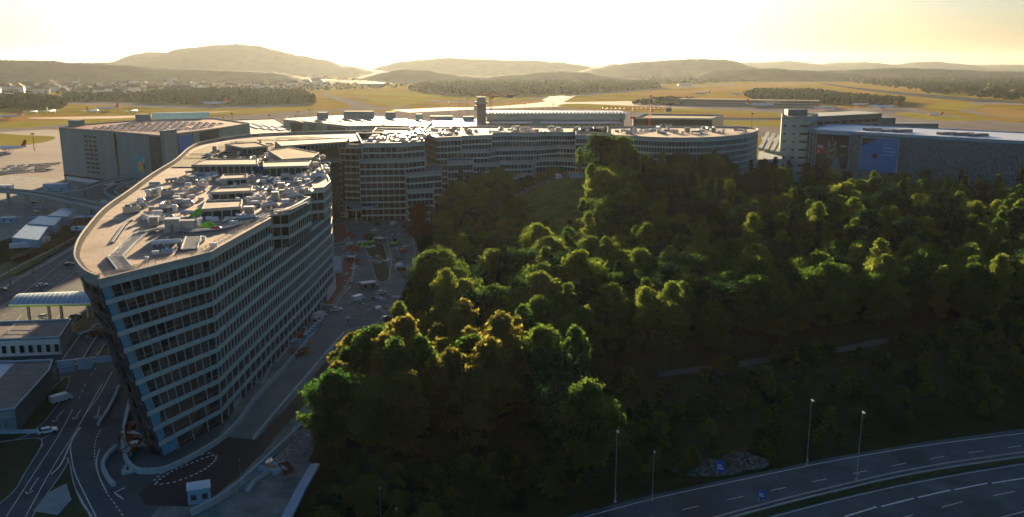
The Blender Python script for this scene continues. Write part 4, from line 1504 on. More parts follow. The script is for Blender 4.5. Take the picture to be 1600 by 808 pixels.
# ------------------------------------------------------------------ vehicles
def car_proto(name, L, W, H, m, van=False):
    t = thing(name, 'x', 'car' if not van else 'van')
    b = MB()
    prof = [(-.5, .25), (-.5, .62), (-.46, .68), (.28, .68), (.48, .58), (.5, .3), (.5, .25)] if not van else [(-.5, .2), (-.5, .95), (-.48, 1.0), (.3, 1.0), (.4, .6), (.5, .5), (.5, .2)]
    def ext(mb, pr, w, taper=1.0):
        n = len(pr)
        vs = [(x * L, -w / 2, z * H) for x, z in pr] + [(x * L, w / 2, z * H) for x, z in pr]
        mb.add(vs, [tuple(range(n)), tuple(reversed(range(n, 2 * n)))] + [(i + n, (i + 1) % n + n, (i + 1) % n, i) for i in range(n)])
    ext(b, prof, W)
    b.build('body', m, t, local=True)
    if not van:
        c = MB()
        vs = [(-.42 * L, -W * .47, .68 * H), (.24 * L, -W * .47, .68 * H), (.24 * L, W * .47, .68 * H), (-.42 * L, W * .47, .68 * H),
              (-.30 * L, -W * .38, H * .97), (.08 * L, -W * .38, H * .97), (.08 * L, W * .38, H * .97), (-.30 * L, W * .38, H * .97)]
        c.add(vs, [(0, 1, 5, 4), (1, 2, 6, 5), (2, 3, 7, 6), (3, 0, 4, 7)])
        c.build('window', M['glass'], t, local=True)
        MB().box(-.11 * L, 0, H * .97, .39 * L, W * .78, .04).build('roof', m, t, local=True)
    else:
        MB().add([(.31 * L, -W * .45, .98 * H), (.31 * L, W * .45, .98 * H), (.405 * L, W * .45, .62 * H), (.405 * L, -W * .45, .62 * H)], [(3, 2, 1, 0)]).build('windscreen', M['glass'], t, local=True)
    for sx_ in (-.31, .31):
        for sy_ in (-1, 1):
            MB().tube((sx_ * L, sy_ * (W / 2 - .2), .33), (sx_ * L, sy_ * (W / 2 + .02), .33), .33, n=10).build('wheel', M['black'], t, local=True)
    return t
M['carwhite'] = mat('white car paint', (.70, .70, .70), rough=.3, spec=.6)
M['cargrey'] = mat('grey car paint', (.22, .23, .24), rough=.3, spec=.6)
M['cardark'] = mat('dark car paint', (.02, .025, .035), rough=.25, spec=.6)
M['carred'] = mat('red car paint', (.35, .03, .02), rough=.3, spec=.6)
CARS = [car_proto('parked_car', 4.4, 1.8, 1.45, M['carwhite']), car_proto('parked_car', 4.4, 1.8, 1.45, M['cargrey']), car_proto('parked_car', 4.3, 1.8, 1.4, M['cardark']), car_proto('parked_car', 4.1, 1.75, 1.5, M['carred']), car_proto('parked_van', 5.4, 2.0, 2.2, M['carwhite'], True)]
CN = ['white car', 'grey car', 'dark car', 'red car', 'white van']
carused = [False] * 5
def car(k, x, y, z, rot, label, group=None):
    if not carused[k]:
        carused[k] = True
        o = CARS[k]
        o.location = (x, y, z)
        o.rotation_euler = (0, 0, rot)
        o['label'] = label
    else:
        o = dup(CARS[k], (x, y, z), rot, label)
    if group:
        o['group'] = group
    elif 'group' in o:
        del o['group']
    return o
for (k, x, y, r, lab) in ((0, 596, 460, .8, 'white car on the site road by the edge of the wood'), (4, 500, 497, 1.0, 'white van at the head of the street near the podium wall'),
                          (1, 497, 505, 1.0, 'grey car behind the white van at the head of the street'), (0, 634, 386, 1.3, 'white car at the foot of the reddish tree'), (2, 571, 372, 1.4, 'dark car on the traffic island'),
                          (4, 615, 352, 1.3, 'white van at the entrance of the building site'), (1, 588, 450, 1.9, 'grey car beside the near reflector lamp'), (0, 75, 677, .6, 'white car on the slip road bending left under the hall'),
                          (0, 12, 319, .1, 'white car on the ground beneath the viaduct'), (2, 2, 455, .7, 'dark car at the left margin of the multi-lane road'), (1, 552, 446, 1.0, 'grey car in front of the white roofed site cabin')):
    p = at(x, y)
    car(k, p[0], p[1], .12, r, lab)
for (k, x, y, r, lab) in ((4, 560, 470, .9, 'white van parked beside the rubble heap'), (1, 603, 500, 1.0, 'grey car below the white car by the edge of the wood'), (0, 553, 420, 1.5, 'white car on the street beside the large red brown bed'),
                          (2, 590, 352, 1.4, 'dark car near the flat entrance canopy'), (4, 624, 420, 1.3, 'white van on the track between the island and the wood'), (3, 548, 366, 1.4, 'red car at the top of the street'),
                          (0, 526, 486, .6, 'white car crossing above the sunken lane'), (4, 96, 628, .9, 'white van on the lane behind the gantry'), (1, 214, 700, .3, 'grey car inside the curving concrete wall'),
                          (0, 66, 448, .75, 'white car on the multi-lane road beside the fence'), (2, 108, 415, .75, 'dark car further up the multi-lane road'), (0, 70, 497, .9, 'white car under the toll canopy'),
                          (1, 118, 497, .9, 'grey car waiting at the right end of the toll canopy'), (3, 55, 318, .1, 'red car beneath the viaduct'), (4, 165, 318, .2, 'white van beside the loop ramp'), (0, 30, 365, .4, 'white car parked left of the long blue roofed shed')):
    p = at(x, y)
    car(k, p[0], p[1], .12, r, lab)
R4 = random.Random(21)
for j in range(3):
    for k in range(15):
        p = at(2 + k * 5.6 + j * 6, 271 - j * 5 - k * .35)
        if R4.random() < .88:
            car(0 if R4.random() < .8 else 1, p[0], p[1], .12, 1.2, 'pale car in the packed parking rows left of the blind concrete garage', 'cars parked in rows left of the garage')
# lamp posts along the motorway and a few in the streets
lp = thing('street_lamp', 'x', 'street lamp')
MB().tube((0, 0, 0), (0, 0, 15.8), .11, .06).build('pole', M['galv'], lp, local=True)
lh = MB().box(.1, -.35, 15.75, .45, 1.15, .22).build('lamp_head', M['lampwhite'], lp, local=True)
MB().box(.1, -.5, 15.7, .3, .6, .048).build('lens', M['glass'], lh, local=True)
MB().box(0, 0, 0, .5, .5, .4).build('base', M['kerb'], lp, local=True)
MB().box(.12, -.12, 1.2, .22, .3, .6).build('control_box', M['galv'], lp, local=True)
lamps = [(961, 785, 1.0, 'tall slim lamp post standing alone on the dark slope left of the shorter one'), (1019, 783, .7, 'shorter lamp post at the motorway edge beside the taller one'),
         (1260, 728, 1.0, 'tall lamp post on the motorway edge right of the stony bank'), (1338, 750, 1.0, 'rightmost tall lamp post at the motorway, on the median')]
for k, (x, y, s, lab) in enumerate(lamps):
    p = at(x, y)
    if k == 0:
        lp.location = (*p, 0)
        lp['label'] = lab
    else:
        o = dup(lp, (*p, 0), 0, lab, None, s)
def lamp_h(px, py_top, Y, label, h):
    x, z = at_dist(px, py_top, Y)
    o = dup(lp, (x, Y, z - 15.9 * h / 15.9), 0, label, None, h / 15.9)
lamp_h(593, 762, 158, 'lamp post rising from the bottom edge below the wood', 9)
lamp_h(619, 794, 155, 'short lamp post just peeping in at the bottom edge', 9)
lamp_h(374, 718, at(374, 745)[1], 'lamp post on the dark forecourt near the retaining wall', at_dist(374, 718, at(374, 745)[1])[1])

# motorway at the lower right
mw = MB()
def hwline(px):
    return spline(px2(px), 5)
sheet('motorway', [(840, 818), (890, 806), (1020, 773), (1150, 746), (1300, 715), (1450, 690), (1600, 670), (1760, 650), (1900, 850), (800, 850)], 0.04, M['asphalt'])
MB().prism(px2([(1060, 830), (1200, 794), (1300, 769), (1400, 746), (1500, 728), (1640, 708), (1640, 716), (1500, 738), (1400, 757), (1300, 780), (1200, 806), (1130, 830)]), .03, .2).build('median', M['grass'], kind='structure')
for k, (off, lab) in enumerate(((0, 'steel crash barrier on the far side of the motorway median'), (7, 'steel crash barrier on the near side of the motorway median'))):
    l = hwline([(1060, 829 + off), (1200, 791 + off), (1300, 766 + off), (1400, 743 + off), (1500, 725 + off), (1640, 705 + off)])
    t = thing('crash_barrier', lab, 'crash barrier', (*l[0], 0))
    MB().wall(l, .15, .5, .85).build('rail', M['galv'], t)
    b = MB()
    for (x, y, a) in along(l, 4):
        b.box(x, y, 0, .12, .12, .8)
    b.build('post', M['steel'], t)
hm = MB()
def hl(px, w=.22, dash=None):
    pts = hwline(px)
    if not dash:
        hm.strip(pts, w, .09)
    else:
        for (x, y, a) in along(pts, sum(dash), 2):
            hm.strip([(x, y), (x + dash[0] * math.cos(a), y + dash[0] * math.sin(a))], w, .09)
hl([(880, 818), (1020, 780), (1150, 752), (1300, 721), (1450, 696), (1620, 675)], .28)
hl([(980, 818), (1080, 794), (1200, 768), (1350, 737), (1480, 713), (1620, 694)], .22, (4, 7))
hl([(1100, 835), (1200, 810), (1300, 784), (1400, 761), (1500, 742), (1640, 719)], .22)
hl([(1250, 830), (1340, 802), (1430, 779), (1500, 764), (1560, 754)], .45, (9, 1.0))
hl([(1380, 818), (1500, 786), (1620, 762)], .22, (6, 8))
hl([(1540, 815), (1640, 790)], .22)
hm.build('road_markings', M['paint'], kind='structure')
def blue_sign(px, py, z0, w, h, label):
    x, y = at(px, py)
    t = thing('road_sign', label, 'road sign', (x, y, 0))
    for s in (-.35, .35):
        MB().tube((x + s * w, y, 0), (x + s * w, y, z0 + h * .9), .07).build('post', M['galv'], t)
    MB().box(x, y - .12, z0, w, .08, h, -.25).build('sign_plate', M['signblue'], t)
    MB().box(x, y - .19, z0 + h * .3, w * .55, .03, h * .12, -.25).build('white_arrow', M['white'], t)
    MB().box(x - .2, y - .19, z0 + h * .55, w * .5, .03, h * .1, -.25).build('white_lettering', M['white'], t)
M['signblue'] = mat('sign blue', (.01, .10, .42), rough=.35, spec=.5)
blue_sign(1125, 742, .6, 1.9, 2.9, 'upright blue road sign on the stony bank beside the motorway')
blue_sign(1190, 783, .5, 1.5, 2.0, 'small blue road sign on the motorway median')

# ------------------------------------------------------------------ viaducts
def viaduct(name, pts3, w, label, piers, th=1.0):
    t = thing(name, label, 'viaduct', (pts3[0][0], pts3[0][1], 0))
    l = spline(pts3, 6)
    xy = [(p[0], p[1]) for p in l]
    zz = [p[2] for p in l]
    MB().wall(xy, w, [z - th for z in zz], zz).build('deck', M['concrete'], t)
    MB().strip(xy, w - 1.2, [z + .02 for z in zz]).build('roadway', M['asphalt'], t)
    for s, nm in ((-1, 'kerb_wall'), (1, 'kerb_wall')):
        MB().wall(offset_line(xy, s * (w / 2 - .15)), .3, zz, [z + .9 for z in zz]).build(nm, M['kerb'], t)
    st = max(1, len(l) // piers)
    for k in range(st // 2, len(l), st):
        p = l[k]
        MB().box(p[0], p[1], 0, 1.8, .9, p[2] - th).build('pier', M['concrete'], t)
def v3(px):
    return [(*at(x, y, z), z) for x, y, z in px]
viaduct('viaduct', v3([(-90, 288, 9), (0, 297, 9), (60, 303, 9), (130, 317, 9), (200, 332, 9), (260, 345, 9)]), 9, 'long concrete viaduct on piers crossing the left side behind the shed', 9)
viaduct('viaduct', v3([(330, 262, 9), (262, 268, 9), (205, 276, 9), (160, 285, 8), (120, 297, 6), (90, 303, 3)]), 7.5, 'curving concrete ramp descending in front of the blind garage', 7)
viaduct('viaduct', v3([(330, 272, 9), (262, 278, 8), (190, 288, 7), (172, 300, 6), (200, 312, 5.5), (262, 316, 5)]), 6.5, 'inner looping ramp nested inside the curving one', 7)

# fence panels and site furniture along the building site
def site_fence(px, lab):
    l = px2(px)
    t = thing('site_fence', lab, 'fence', (*l[0], 0))
    r = MB()
    for dz in (.2, 1.1, 1.9):
        r.wall(l, .07, dz, dz + .08)
    r.build('rail', M['galv'], t)
    q = MB()
    for (x, y, a) in along(l, 2.5):
        q.box(x, y, 0, .1, .1, 2.0)
    q.build('post', M['galv'], t)
site_fence([(556, 398), (552, 430), (540, 455), (520, 480)], 'light site fence between the street and the large red brown bed')
site_fence([(604, 372), (612, 410), (608, 438)], 'light site fence along the right side of the traffic island')
site_fence([(640, 345), (646, 380), (650, 410), (640, 440)], 'light site fence at the foot of the wood beside the soil bank')
site_fence([(330, 800), (380, 770), (420, 738), (455, 708)], 'light site fence beyond the curved retaining wall')
site_fence([(198, 706), (194, 680), (204, 640)], 'light site fence inside the curving concrete wall')
RM = random.Random(31)
pp0 = [('timber_stack', 'timber', 'timber boards', 'timber stack'), ('pipe_stack', 'galv', 'grey pipes', 'pipe stack'), ('skip', 'rust', 'rusty skip', 'skip'), ('crate', 'bluesheet', 'pale blue crate', 'crate'), ('drum', 'orange', 'orange barrier', 'barrier')]
kinds = []
for nm, m_, w_, c_ in pp0:
    b = MB()
    if nm == 'pipe_stack':
        for i in range(4):
            b.tube((-2.5, i * .5 - .75, .3), (2.5, i * .5 - .75, .3), .25, n=8)
        for i in range(3):
            b.tube((-2.5, i * .5 - .5, .72), (2.5, i * .5 - .5, .72), .25, n=8)
    elif nm == 'skip':
        b.add([(-1.5, -.9, 0), (1.5, -.9, 0), (1.5, .9, 0), (-1.5, .9, 0), (-2.2, -1.1, 1.4), (2.2, -1.1, 1.4), (2.2, 1.1, 1.4), (-2.2, 1.1, 1.4)], [(0, 1, 5, 4), (1, 2, 6, 5), (2, 3, 7, 6), (3, 0, 4, 7), (3, 2, 1, 0)])
    elif nm == 'timber_stack':
        for i in range(5):
            b.box(0, 0, i * .22, 4 - .2 * (i % 2), 1.2, .2, .02 * i)
    else:
        b.box(0, 0, 0, 1.8, .5 if nm == 'drum' else 1.2, 1.0)
        b.box(0, 0, 1.0, 1.9, .6 if nm == 'drum' else 1.3, .08)
    kinds.append(b.build({'drum': 'barrier'}.get(nm, nm), M[m_]))
sites = [(600, 478, 16, 14, 'by the rubble heap'), (550, 386, 6, 26, 'along the street beside the large bed'), (586, 400, 8, 22, 'on the traffic island'), (628, 390, 6, 34, 'at the foot of the wood beside the site road'), (600, 336, 24, 6, 'in front of the court block'),
         (432, 735, 22, 8, 'beyond the retaining wall'), (206, 690, 8, 20, 'inside the curving concrete wall'), (470, 540, 22, 20, 'in front of the office wing podium'), (150, 520, 16, 10, 'by the ochre soil heap'), (60, 330, 50, 12, 'on the yard below the viaduct')]
usedk = [False] * 5
for (cx, cy_, rx, ry, w2) in sites:
    for i in range(9):
        k = RM.randrange(5)
        o = kinds[k] if not usedk[k] else kinds[k].copy()
        if usedk[k]:
            COL.objects.link(o)
        usedk[k] = True
        o.location = (*at(cx + RM.uniform(-rx, rx), cy_ + RM.uniform(-ry, ry)), .12)
        o.rotation_euler = (0, 0, RM.uniform(0, 3))
        tag(o, pp0[k][2] + ' lying ' + w2, pp0[k][3], pp0[k][3] + 's ' + w2)
# ------------------------------------------------------------------ large buildings behind the complex
def outline_building(t, px, z, z0=0.0, wallm='concrete', roofm='roofdark', coping='kerb', pts=None, ph=.9):
    pts = pts or px2(px, z)
    if sum((b[0] - a[0]) * (b[1] + a[1]) for a, b in zip(pts, pts[1:] + pts[:1])) > 0:
        pts = list(reversed(pts))
    MB().prism(pts, z0, z - .5, top=False).build('wall', M[wallm], t)
    MB().prism(offset_line(pts, -.05, True), z - .5, z).build('roof', M[roofm], t)
    MB().wall(offset_line(pts, .2, True), .4, z + .003, z + ph, closed=True).build('parapet', M[coping], t)
    return pts

M['blind'] = mat('blind concrete panels', (0.21, 0.27, 0.265), (0.28, 0.34, 0.325), scale=.12, rough=.85, streak=(1, 1, .25))
M['ribwall'] = mat('ribbed dark wall', (0.05, 0.05, 0.048), (0.09, 0.085, 0.075), scale=2.0, rough=.8, streak=(1.5, 1.5, .01), ramp=(.45, .55))
g1 = thing('parking_garage', 'blind concrete parking garage with a mural and cars on its rust red roof deck', 'parking garage', (*at(175, 206, 41), 0))
ZG = 41.0
gp = px2([(92, 200.5), (176, 206.5), (250, 213), (300, 207), (345, 201), (390, 193.5), (335, 186), (215, 189), (130, 196)], ZG)
outline_building(g1, None, ZG, wallm='blind', roofm='rust', pts=gp)
def face(t, pa, pb, z0, z1, m, name, off=.25, th=.3, s0=0.0, s1=1.0, label=None):
    a, b = lerp2(pa, pb, s0), lerp2(pa, pb, s1)
    d = Vector((b[0] - a[0], b[1] - a[1], 0))
    L = d.length
    d.normalize()
    n = Vector((d.y, -d.x, 0))
    c = ((a[0] + b[0]) / 2 + n.x * off, (a[1] + b[1]) / 2 + n.y * off)
    return MB().box(c[0], c[1], z0, L, th, z1 - z0, math.atan2(d.y, d.x)).build(name, M[m], t, label=label)
ga_, gb_, gc_ = at(92, 200.5, ZG), at(176, 206.5, ZG), at(250, 213, ZG)
gd_ = at(300, 207, ZG)
ge_ = at(345, 201, ZG)
for r in range(9):
    for k in range(3):
        s0 = .47 + k * .085
        face(g1, ga_, gb_, 37 - r * 3.4 - 1.6, 37 - r * 3.4, 'black', 'window', .12, .3, s0, s0 + .06)
face(g1, ga_, gb_, 3.0, 4.6, 'black', 'shadow_gap', .12, .3)
face(g1, gb_, gc_, 3.2, ZG - .6, 'black', 'dark_slot', .15, .3, .02, .07)
face(g1, gb_, gc_, 3.0, ZG - .6, 'ribwall', 'ribbed_wall', .12, .3, .78, 1.0)
face(g1, ga_, gb_, 0.0, 3.0, 'white', 'plinth', .2, .3, .05, .95)
face(g1, gc_, gd_, 0, ZG + 4, 'blind', 'stair_tower', 1.0, 3.2, .02, .42)
face(g1, gc_, gd_, 0, ZG - .6, 'black', 'dark_slot', .3, .5, .44, .52)
face(g1, gd_, ge_, 0, ZG - .6, 'ribwall', 'ribbed_wall', .2, .3, .25, .9)
# mural: teal field, warm blob and a black and white bird
f0, f1 = lerp2(gb_, gc_, .42), lerp2(gb_, gc_, .66)
def on_face(a, b, s, z, off):
    d = Vector((b[0] - a[0], b[1] - a[1], 0)).normalized()
    p = lerp2(a, b, s)
    return (p[0] + d.y * off, p[1] - d.x * off, z)
def decal(t, a, b, pts, off, m, name):
    """flat shape on a facade; pts are (s 0..1, z)"""
    vs = [on_face(a, b, s, z, off) for s, z in pts]
    MB().add(vs, [tuple(range(len(vs)))]).build(name, m, t)
def disc(cx, cz, rx, rz, n=18, a0=0, a1=6.2832):
    return [(cx + rx * math.cos(a0 + (a1 - a0) * i / n), cz + rz * math.sin(a0 + (a1 - a0) * i / n)) for i in range(n)]
mur = thing('mural', 'teal mural with an orange blob and a black and white bird on the blind garage', 'mural', (f0[0], f0[1], 10))
mm = lambda n, c: mat(n, c, rough=.7)
decal(mur, f0, f1, [(0, 14), (1, 13.4), (1, 25.5), (0, 26)], .30, mm('mural teal', (.04, .36, .42)), 'field')
decal(mur, f0, f1, disc(.55, 18, .27, 3.6), .32, mm('mural orange', (.85, .40, .18)), 'blob')
decal(mur, f0, f1, disc(.72, 15.8, .2, 2.2), .33, mm('mural yellow', (.65, .45, .05)), 'blob')
decal(mur, f0, f1, disc(.88, 18, .09, 3.8), .34, M['black'], 'bird_body')
decal(mur, f0, f1, disc(.86, 22, .05, 1.4), .36, M['white'], 'bird_head')
decal(mur, f0, f1, [(.2, 26.8), (.95, 26.3), (.95, 35), (.2, 35.5)], .29, mm('pale panel', (.26, .28, .28)), 'pale_panel')
face(g1, gd_, ge_, 0, ZG - .5, 'blind', 'pier_wall', .5, .8, .0, .06)
ad = thing('billboard', 'poster of a blue sky over a pale harbour town on the garage facade', 'billboard', (gd_[0], gd_[1], 20))
fa, fb = lerp2(gc_, gd_, .55), lerp2(gc_, gd_, .98)
decal(ad, fa, fb, [(0, 24), (1, 24), (1, 39.5), (0, 39.5)], .35, mm('poster sky', (.05, .22, .55)), 'poster_sky')
decal(ad, fa, fb, [(0, 18), (1, 18), (1, 24), (0, 24)], .35, mm('poster sea', (.03, .08, .13)), 'poster_sea')
for k, (s, z, w, h) in enumerate(((.15, 23, .2, 2), (.3, 24, .25, 2.5), (.5, 25, .2, 3.5), (.65, 24, .2, 2), (.2, 21, .5, 1.6))):
    decal(ad, fa, fb, [(s, z), (s + w, z), (s + w, z + h), (s, z + h)], .37 + .01 * k, mm('poster town', (.45, .46, .45)), 'pale_building')
# plant rooms on the garage
for k, (x0, x1, y, h) in enumerate(((111, 129, 197, 5), (215, 233, 189, 6), (238, 327, 186, 5.5))):
    a, b = at(x0, y, ZG), at(x1, y - (2 if k == 2 else 0), ZG)
    MB().box((a[0] + b[0]) / 2, (a[1] + b[1]) / 2, ZG + .01, math.hypot(b[0] - a[0], b[1] - a[1]), 8, h, math.atan2(b[1] - a[1], b[0] - a[0])).build('plant_room', M['bluesheet' if k == 2 else 'blind'], g1)
# cars on the roof deck
Rg = random.Random(4)
for row in range(7):
    for k in range(17):
        s = k / 16
        x0, y0 = 150 + row * 13, 201.5 - row * 1.8
        x, y = x0 + s * 170, y0 + s * 5.5
        lim = 210.5 if x < 250 else 210.5 - (x - 250) * .13
        if y > lim - 1.5 or x > 352 or Rg.random() < .12:
            continue
        p = at(x, y, ZG)
        car(0 if Rg.random() < .9 else Rg.choice([1, 2]), p[0], p[1], ZG + .02, .5 + Rg.uniform(-.05, .05), 'car parked on the rust red roof deck of the blind garage', 'cars on the roof deck of the blind garage')

# low terminal roofs between the two garages
t = thing('hall', 'low hall with pale skylit roof bays between the two garages', 'hall', (*at(400, 200, 20), 0))
outline_building(t, [(300, 206), (452, 214), (455, 200), (430, 186), (370, 188)], 22, wallm='blind', roofm='roofdark')
for k in range(4):
    q = px2([(376 + k * 15, 191.5 + k * 2), (386 + k * 15, 190 + k * 2), (412 + k * 12, 199 + k), (402 + k * 12, 201 + k)], 22.6)
    MB().prism(q, 22.02, 22.9).build('skylight', M['white'], t)
g2 = thing('parking_garage', 'second concrete garage with bright streaked roof deck behind the planted roof', 'parking garage', (*at(545, 197, 28), 0))
Z2 = 28
g2p = px2([(443, 188), (490, 192), (545, 198), (600, 197), (668, 199), (676, 190), (640, 186), (560, 178), (450, 184)], Z2)
outline_building(g2, None, Z2, wallm='blind', roofm='roofdark', pts=g2p)
a, b = g2p[0], g2p[2]
for (s0, s1, m) in ((.12, .3, 'black'), (.42, .5, 'black'), (.7, .95, 'ribwall')):
    face(g2, a, b, 20, 26.5, m, 'opening', .2, .3, s0, s1)
for (x0, x1, y, h) in ((497, 512, 186, 8), (538, 584, 184, 8), (603, 618, 184, 7), (650, 660, 186, 6)):
    p, q = at(x0, y, Z2), at(x1, y, Z2)
    MB().box((p[0] + q[0]) / 2, p[1], Z2 + .01, q[0] - p[0], 10, h).build('plant_room', M['blind'], g2)
for k in range(12):
    x = 452 + k * 18
    p, q = at(x, 186.5 + (k > 4) * 1, Z2), at(x + 22, 193 + (k > 3) * 1.5, Z2)
    MB().bar((*p, Z2 + 1.2), (*q, Z2 + 1.2), 1.6, .3).build('roof_strip', M['white'], g2)
# terminal roofs, tower
t = thing('hall', 'pale low hall left of the control tower', 'hall', (*at(700, 195, 18), 0))
outline_building(t, [(672, 190), (675, 199), (745, 199), (745, 186), (700, 184)], 22, wallm='blind', roofm='bluesheet')
MB().box(*at(690, 186, 22), 22.01, 30, 14, 4).build('plant_room', M['blind'], t)
MB().box(*at(732, 188, 22), 22.01, 14, 12, 5).build('plant_room', M['blind'], t)
x, _ = at_dist(752.5, 190, 930)
tw = thing('control_tower', 'square concrete control tower with a glazed cab above the terminal', 'control tower', (x, 930, 0))
MB().box(x, 930, 0, 9.5, 9.5, 54).build('shaft', M['steel'], tw)
MB().box(x, 930, 51, 13.5, 13.5, 2).build('collar', M['concrete'], tw)
MB().box(x, 930, 54.01, 9, 9, 3.4).build('cab', M['teal'], tw)
MB().box(x, 930, 57.41, 10, 10, .6).build('cab_roof', M['kerb'], tw)
MB().box(x - 6.5, 930, 44, 2.5, 6, 5).build('balcony', M['kerb'], tw)
MB().tube((x + 1, 930, 58), (x + 1, 930, 61), .15).build('antenna', M['steel'], tw)
te = thing('terminal_building', 'long two tiered terminal with a sunlit canopy roof under the red crane', 'terminal', (*at(860, 200, 20), 0))
xa, xb = at_dist(757, 190, 960)[0], at_dist(974, 190, 960)[0]
cxm = (xa + xb) / 2
MB().box(cxm, 985, 0, xb - xa, 60, 32).build('hall', M['steel'], te)
MB().box(cxm - 2, 940, 30.2, xb - xa - 8, 26, .6).build('canopy_roof', M['white'], te)
MB().box(cxm + 2, 990, 32.1, xb - xa, 60, 6.4).build('upper_storey', M['teal'], te)
MB().box(cxm + 2, 990, 38.5, xb - xa + 6, 66, .8).build('upper_roof', M['bluesheet'], te)
MB().box(cxm - 20, 926, 0, 8, 4, 33).build('stair_tower', M['blind'], te)
for k in range(26):
    MB().box(xa + 4 + k * (xb - xa - 10) / 25, 928, 10, .7, .7, 20.2).build('column', M['kerb'], te)
for k in range(40):
    MB().box(xa + 2 + k * (xb - xa - 2) / 39, 957.5, 39.31, 2.2, 1.2, 1.2).build('roof_vent', M['white'], te)
MB().box(cxm - 30, 926.9, 24, 26, .3, 3.2).build('blue_band', M['blue'], te)
db = thing('office_building', 'dark box shaped building with a pale end wall right of the terminal', 'office building', (*at(1050, 200, 25), 0))
a, b, c = at_dist(990, 190, 900)[0], at_dist(1112, 190, 885)[0], at_dist(1129, 190, 960)[0]
pd = [(a, 900), (b, 885), (c, 960), (a + 22, 975)]
MB().prism(pd, 0, 36).build('wall', M['black'], db)
MB().prism(pd, 36.0, 36.6).build('roof', M['greenroof'], db)
MB().wall(offset_line(pd, .3, True),   .5, 36.6, 38, closed=True).build('parapet', M['kerb'], db)
face(db, pd[1], pd[2], 0, 36.4, 'parapet', 'end_wall', .3, .6, .03, 1.0)
face(db, pd[1], pd[2], 12, 25, 'black', 'door', .7, .4, .35, .5)
for r in range(3):
    for k in range(24):
        s0 = .02 + k * .04
        face(db, pd[0], pd[1], 18 + r * 5, 21 + r * 5, 'glass', 'window', .2, .3, s0, s0 + .028)
for k in range(3):
    face(db, pd[0], pd[1], 29.5, 32, 'kerb', 'white_mark', .4, .3, .34 + k * .06, .38 + k * .06)

# pale office tower and its long rear wing
ot = thing('office_tower', 'pale office tower with small square windows at the right of the complex', 'office building', (*at(1240, 250, 10), 0))
a = at_dist(1222, 180, 690)[0]
b = at_dist(1258, 180, 690)[0]
tp_ = [(a, 690), (b, 682), (b + 26, 735), (a + 18, 750)]
MB().prism(tp_, 0, 49).build('wall', M['concrete'], ot)
MB().prism(offset_line(tp_, -.2, True), 49.0, 49.5).build('roof', M['roofdark'], ot)
MB().wall(offset_line(tp_, .3, True), .4, 49.5, 50.6, closed=True).build('parapet', M['concrete'], ot)
MB().box(tp_[0][0] + 22, 725, 49.6, 16, 10, 5).build('plant_room', M['steel'], ot)
for r in range(7):
    z = 44 - r * 6.2
    for s0 in (.1, .45):
        face(ot, tp_[0], tp_[1], z - 1.6, z, 'black', 'window', .1, .3, s0, s0 + .09)
    face(ot, tp_[0], tp_[1], z - 1.4, z + .4, 'black', 'window', .1, .3, .72, 1.0)
    face(ot, tp_[1], tp_[2], z - 1.6, z + .6, 'black', 'window', .1, .3, .05, .95)
ow = thing('office_building', 'long grey office wing with bands of dark windows behind the billboards', 'office building', (*at(1320, 200, 40), 0))
q0, q1 = at_dist(1258, 180, 735), at_dist(1378, 180, 800)
wp = [(q0[0], 735), (q1[0], 800), (q1[0] - 6, 840), (q0[0] - 4, 780)]
MB().prism(wp, 0, 47).build('wall', M['steel'], ow)
MB().prism(offset_line(wp, -.3, True), 47.0, 47.6).build('roof', M['concrete'], ow)
MB().box(q1[0] + 8, 822, 0, 16, 30, 43).build('end_block', M['steel'], ow)
MB().box(q1[0] + 38, 830, 0, 46, 26, 37).build('low_block', M['steel'], ow)
for z in (42, 37):
    for k in range(9):
        face(ow, wp[0], wp[1], z - 1.4, z + .9, 'black', 'window', .15, .3, .03 + k * .105, .03 + k * .105 + .085)

# grey parking house with billboards
M['mesh'] = mat('metal mesh facade', (0.07, 0.11, 0.13), (0.17, 0.25, 0.28), scale=.9, rough=.5, metal=.3, streak=(1.6, 1.6, .5), ramp=(.4, .6))
M['pale_roof'] = mat('pale metal roof', (0.62, 0.66, 0.72), (0.74, 0.77, 0.80), scale=.06, rough=.4)
pk = thing('parking_house', 'huge grey mesh clad parking house with a pale roof behind the wood', 'parking garage', (300, 640, 0))
ZP = 40.0
k0, k1, k2, k3 = at(1264, 203, ZP), at(1640, 224, ZP), at(1680, 212, ZP), at(1300, 194, ZP)
pp = [k0, k1, k2, k3]
MB().prism(pp, 0, ZP - .6, top=False).build('wall', M['mesh'], pk)
MB().prism(offset_line(pp, -.3, True), ZP - .6, ZP).build('roof', M['pale_roof'], pk)
MB().wall(offset_line(pp, -.1, True), .5, ZP - 1.6, ZP + .7, closed=True).build('roof_edge', M['bluesheet'], pk)
for s in (.0, .012, .028):
    q = on_face(k0, k1, s, 0, .9)
    MB().bar((q[0], q[1], 0), (q[0], q[1], ZP - .5), .5).build('truss_post', M['kerb'], pk)
tr = MB()
for k in range(14):
    s0, s1 = ((0, .028) if k % 2 else (.028, 0))
    p, q = on_face(k0, k1, s0, 4 + k * 2.5, .9), on_face(k0, k1, s1, 6.5 + k * 2.5, .9)
    tr.bar(p, q, .3)
tr.build('truss_brace', M['kerb'], pk)
for (s, dz) in ((.22, .8), (.3, .5), (.36, 1.0), (.55, .6), (.62, .9), (.68, .7)):
    q = on_face(k0, k1, s, 0, -30)
    MB().box(q[0], q[1], ZP + .01, 14, 5, 1.2 + dz, .3).build('plant_deck', M['steel'], pk)
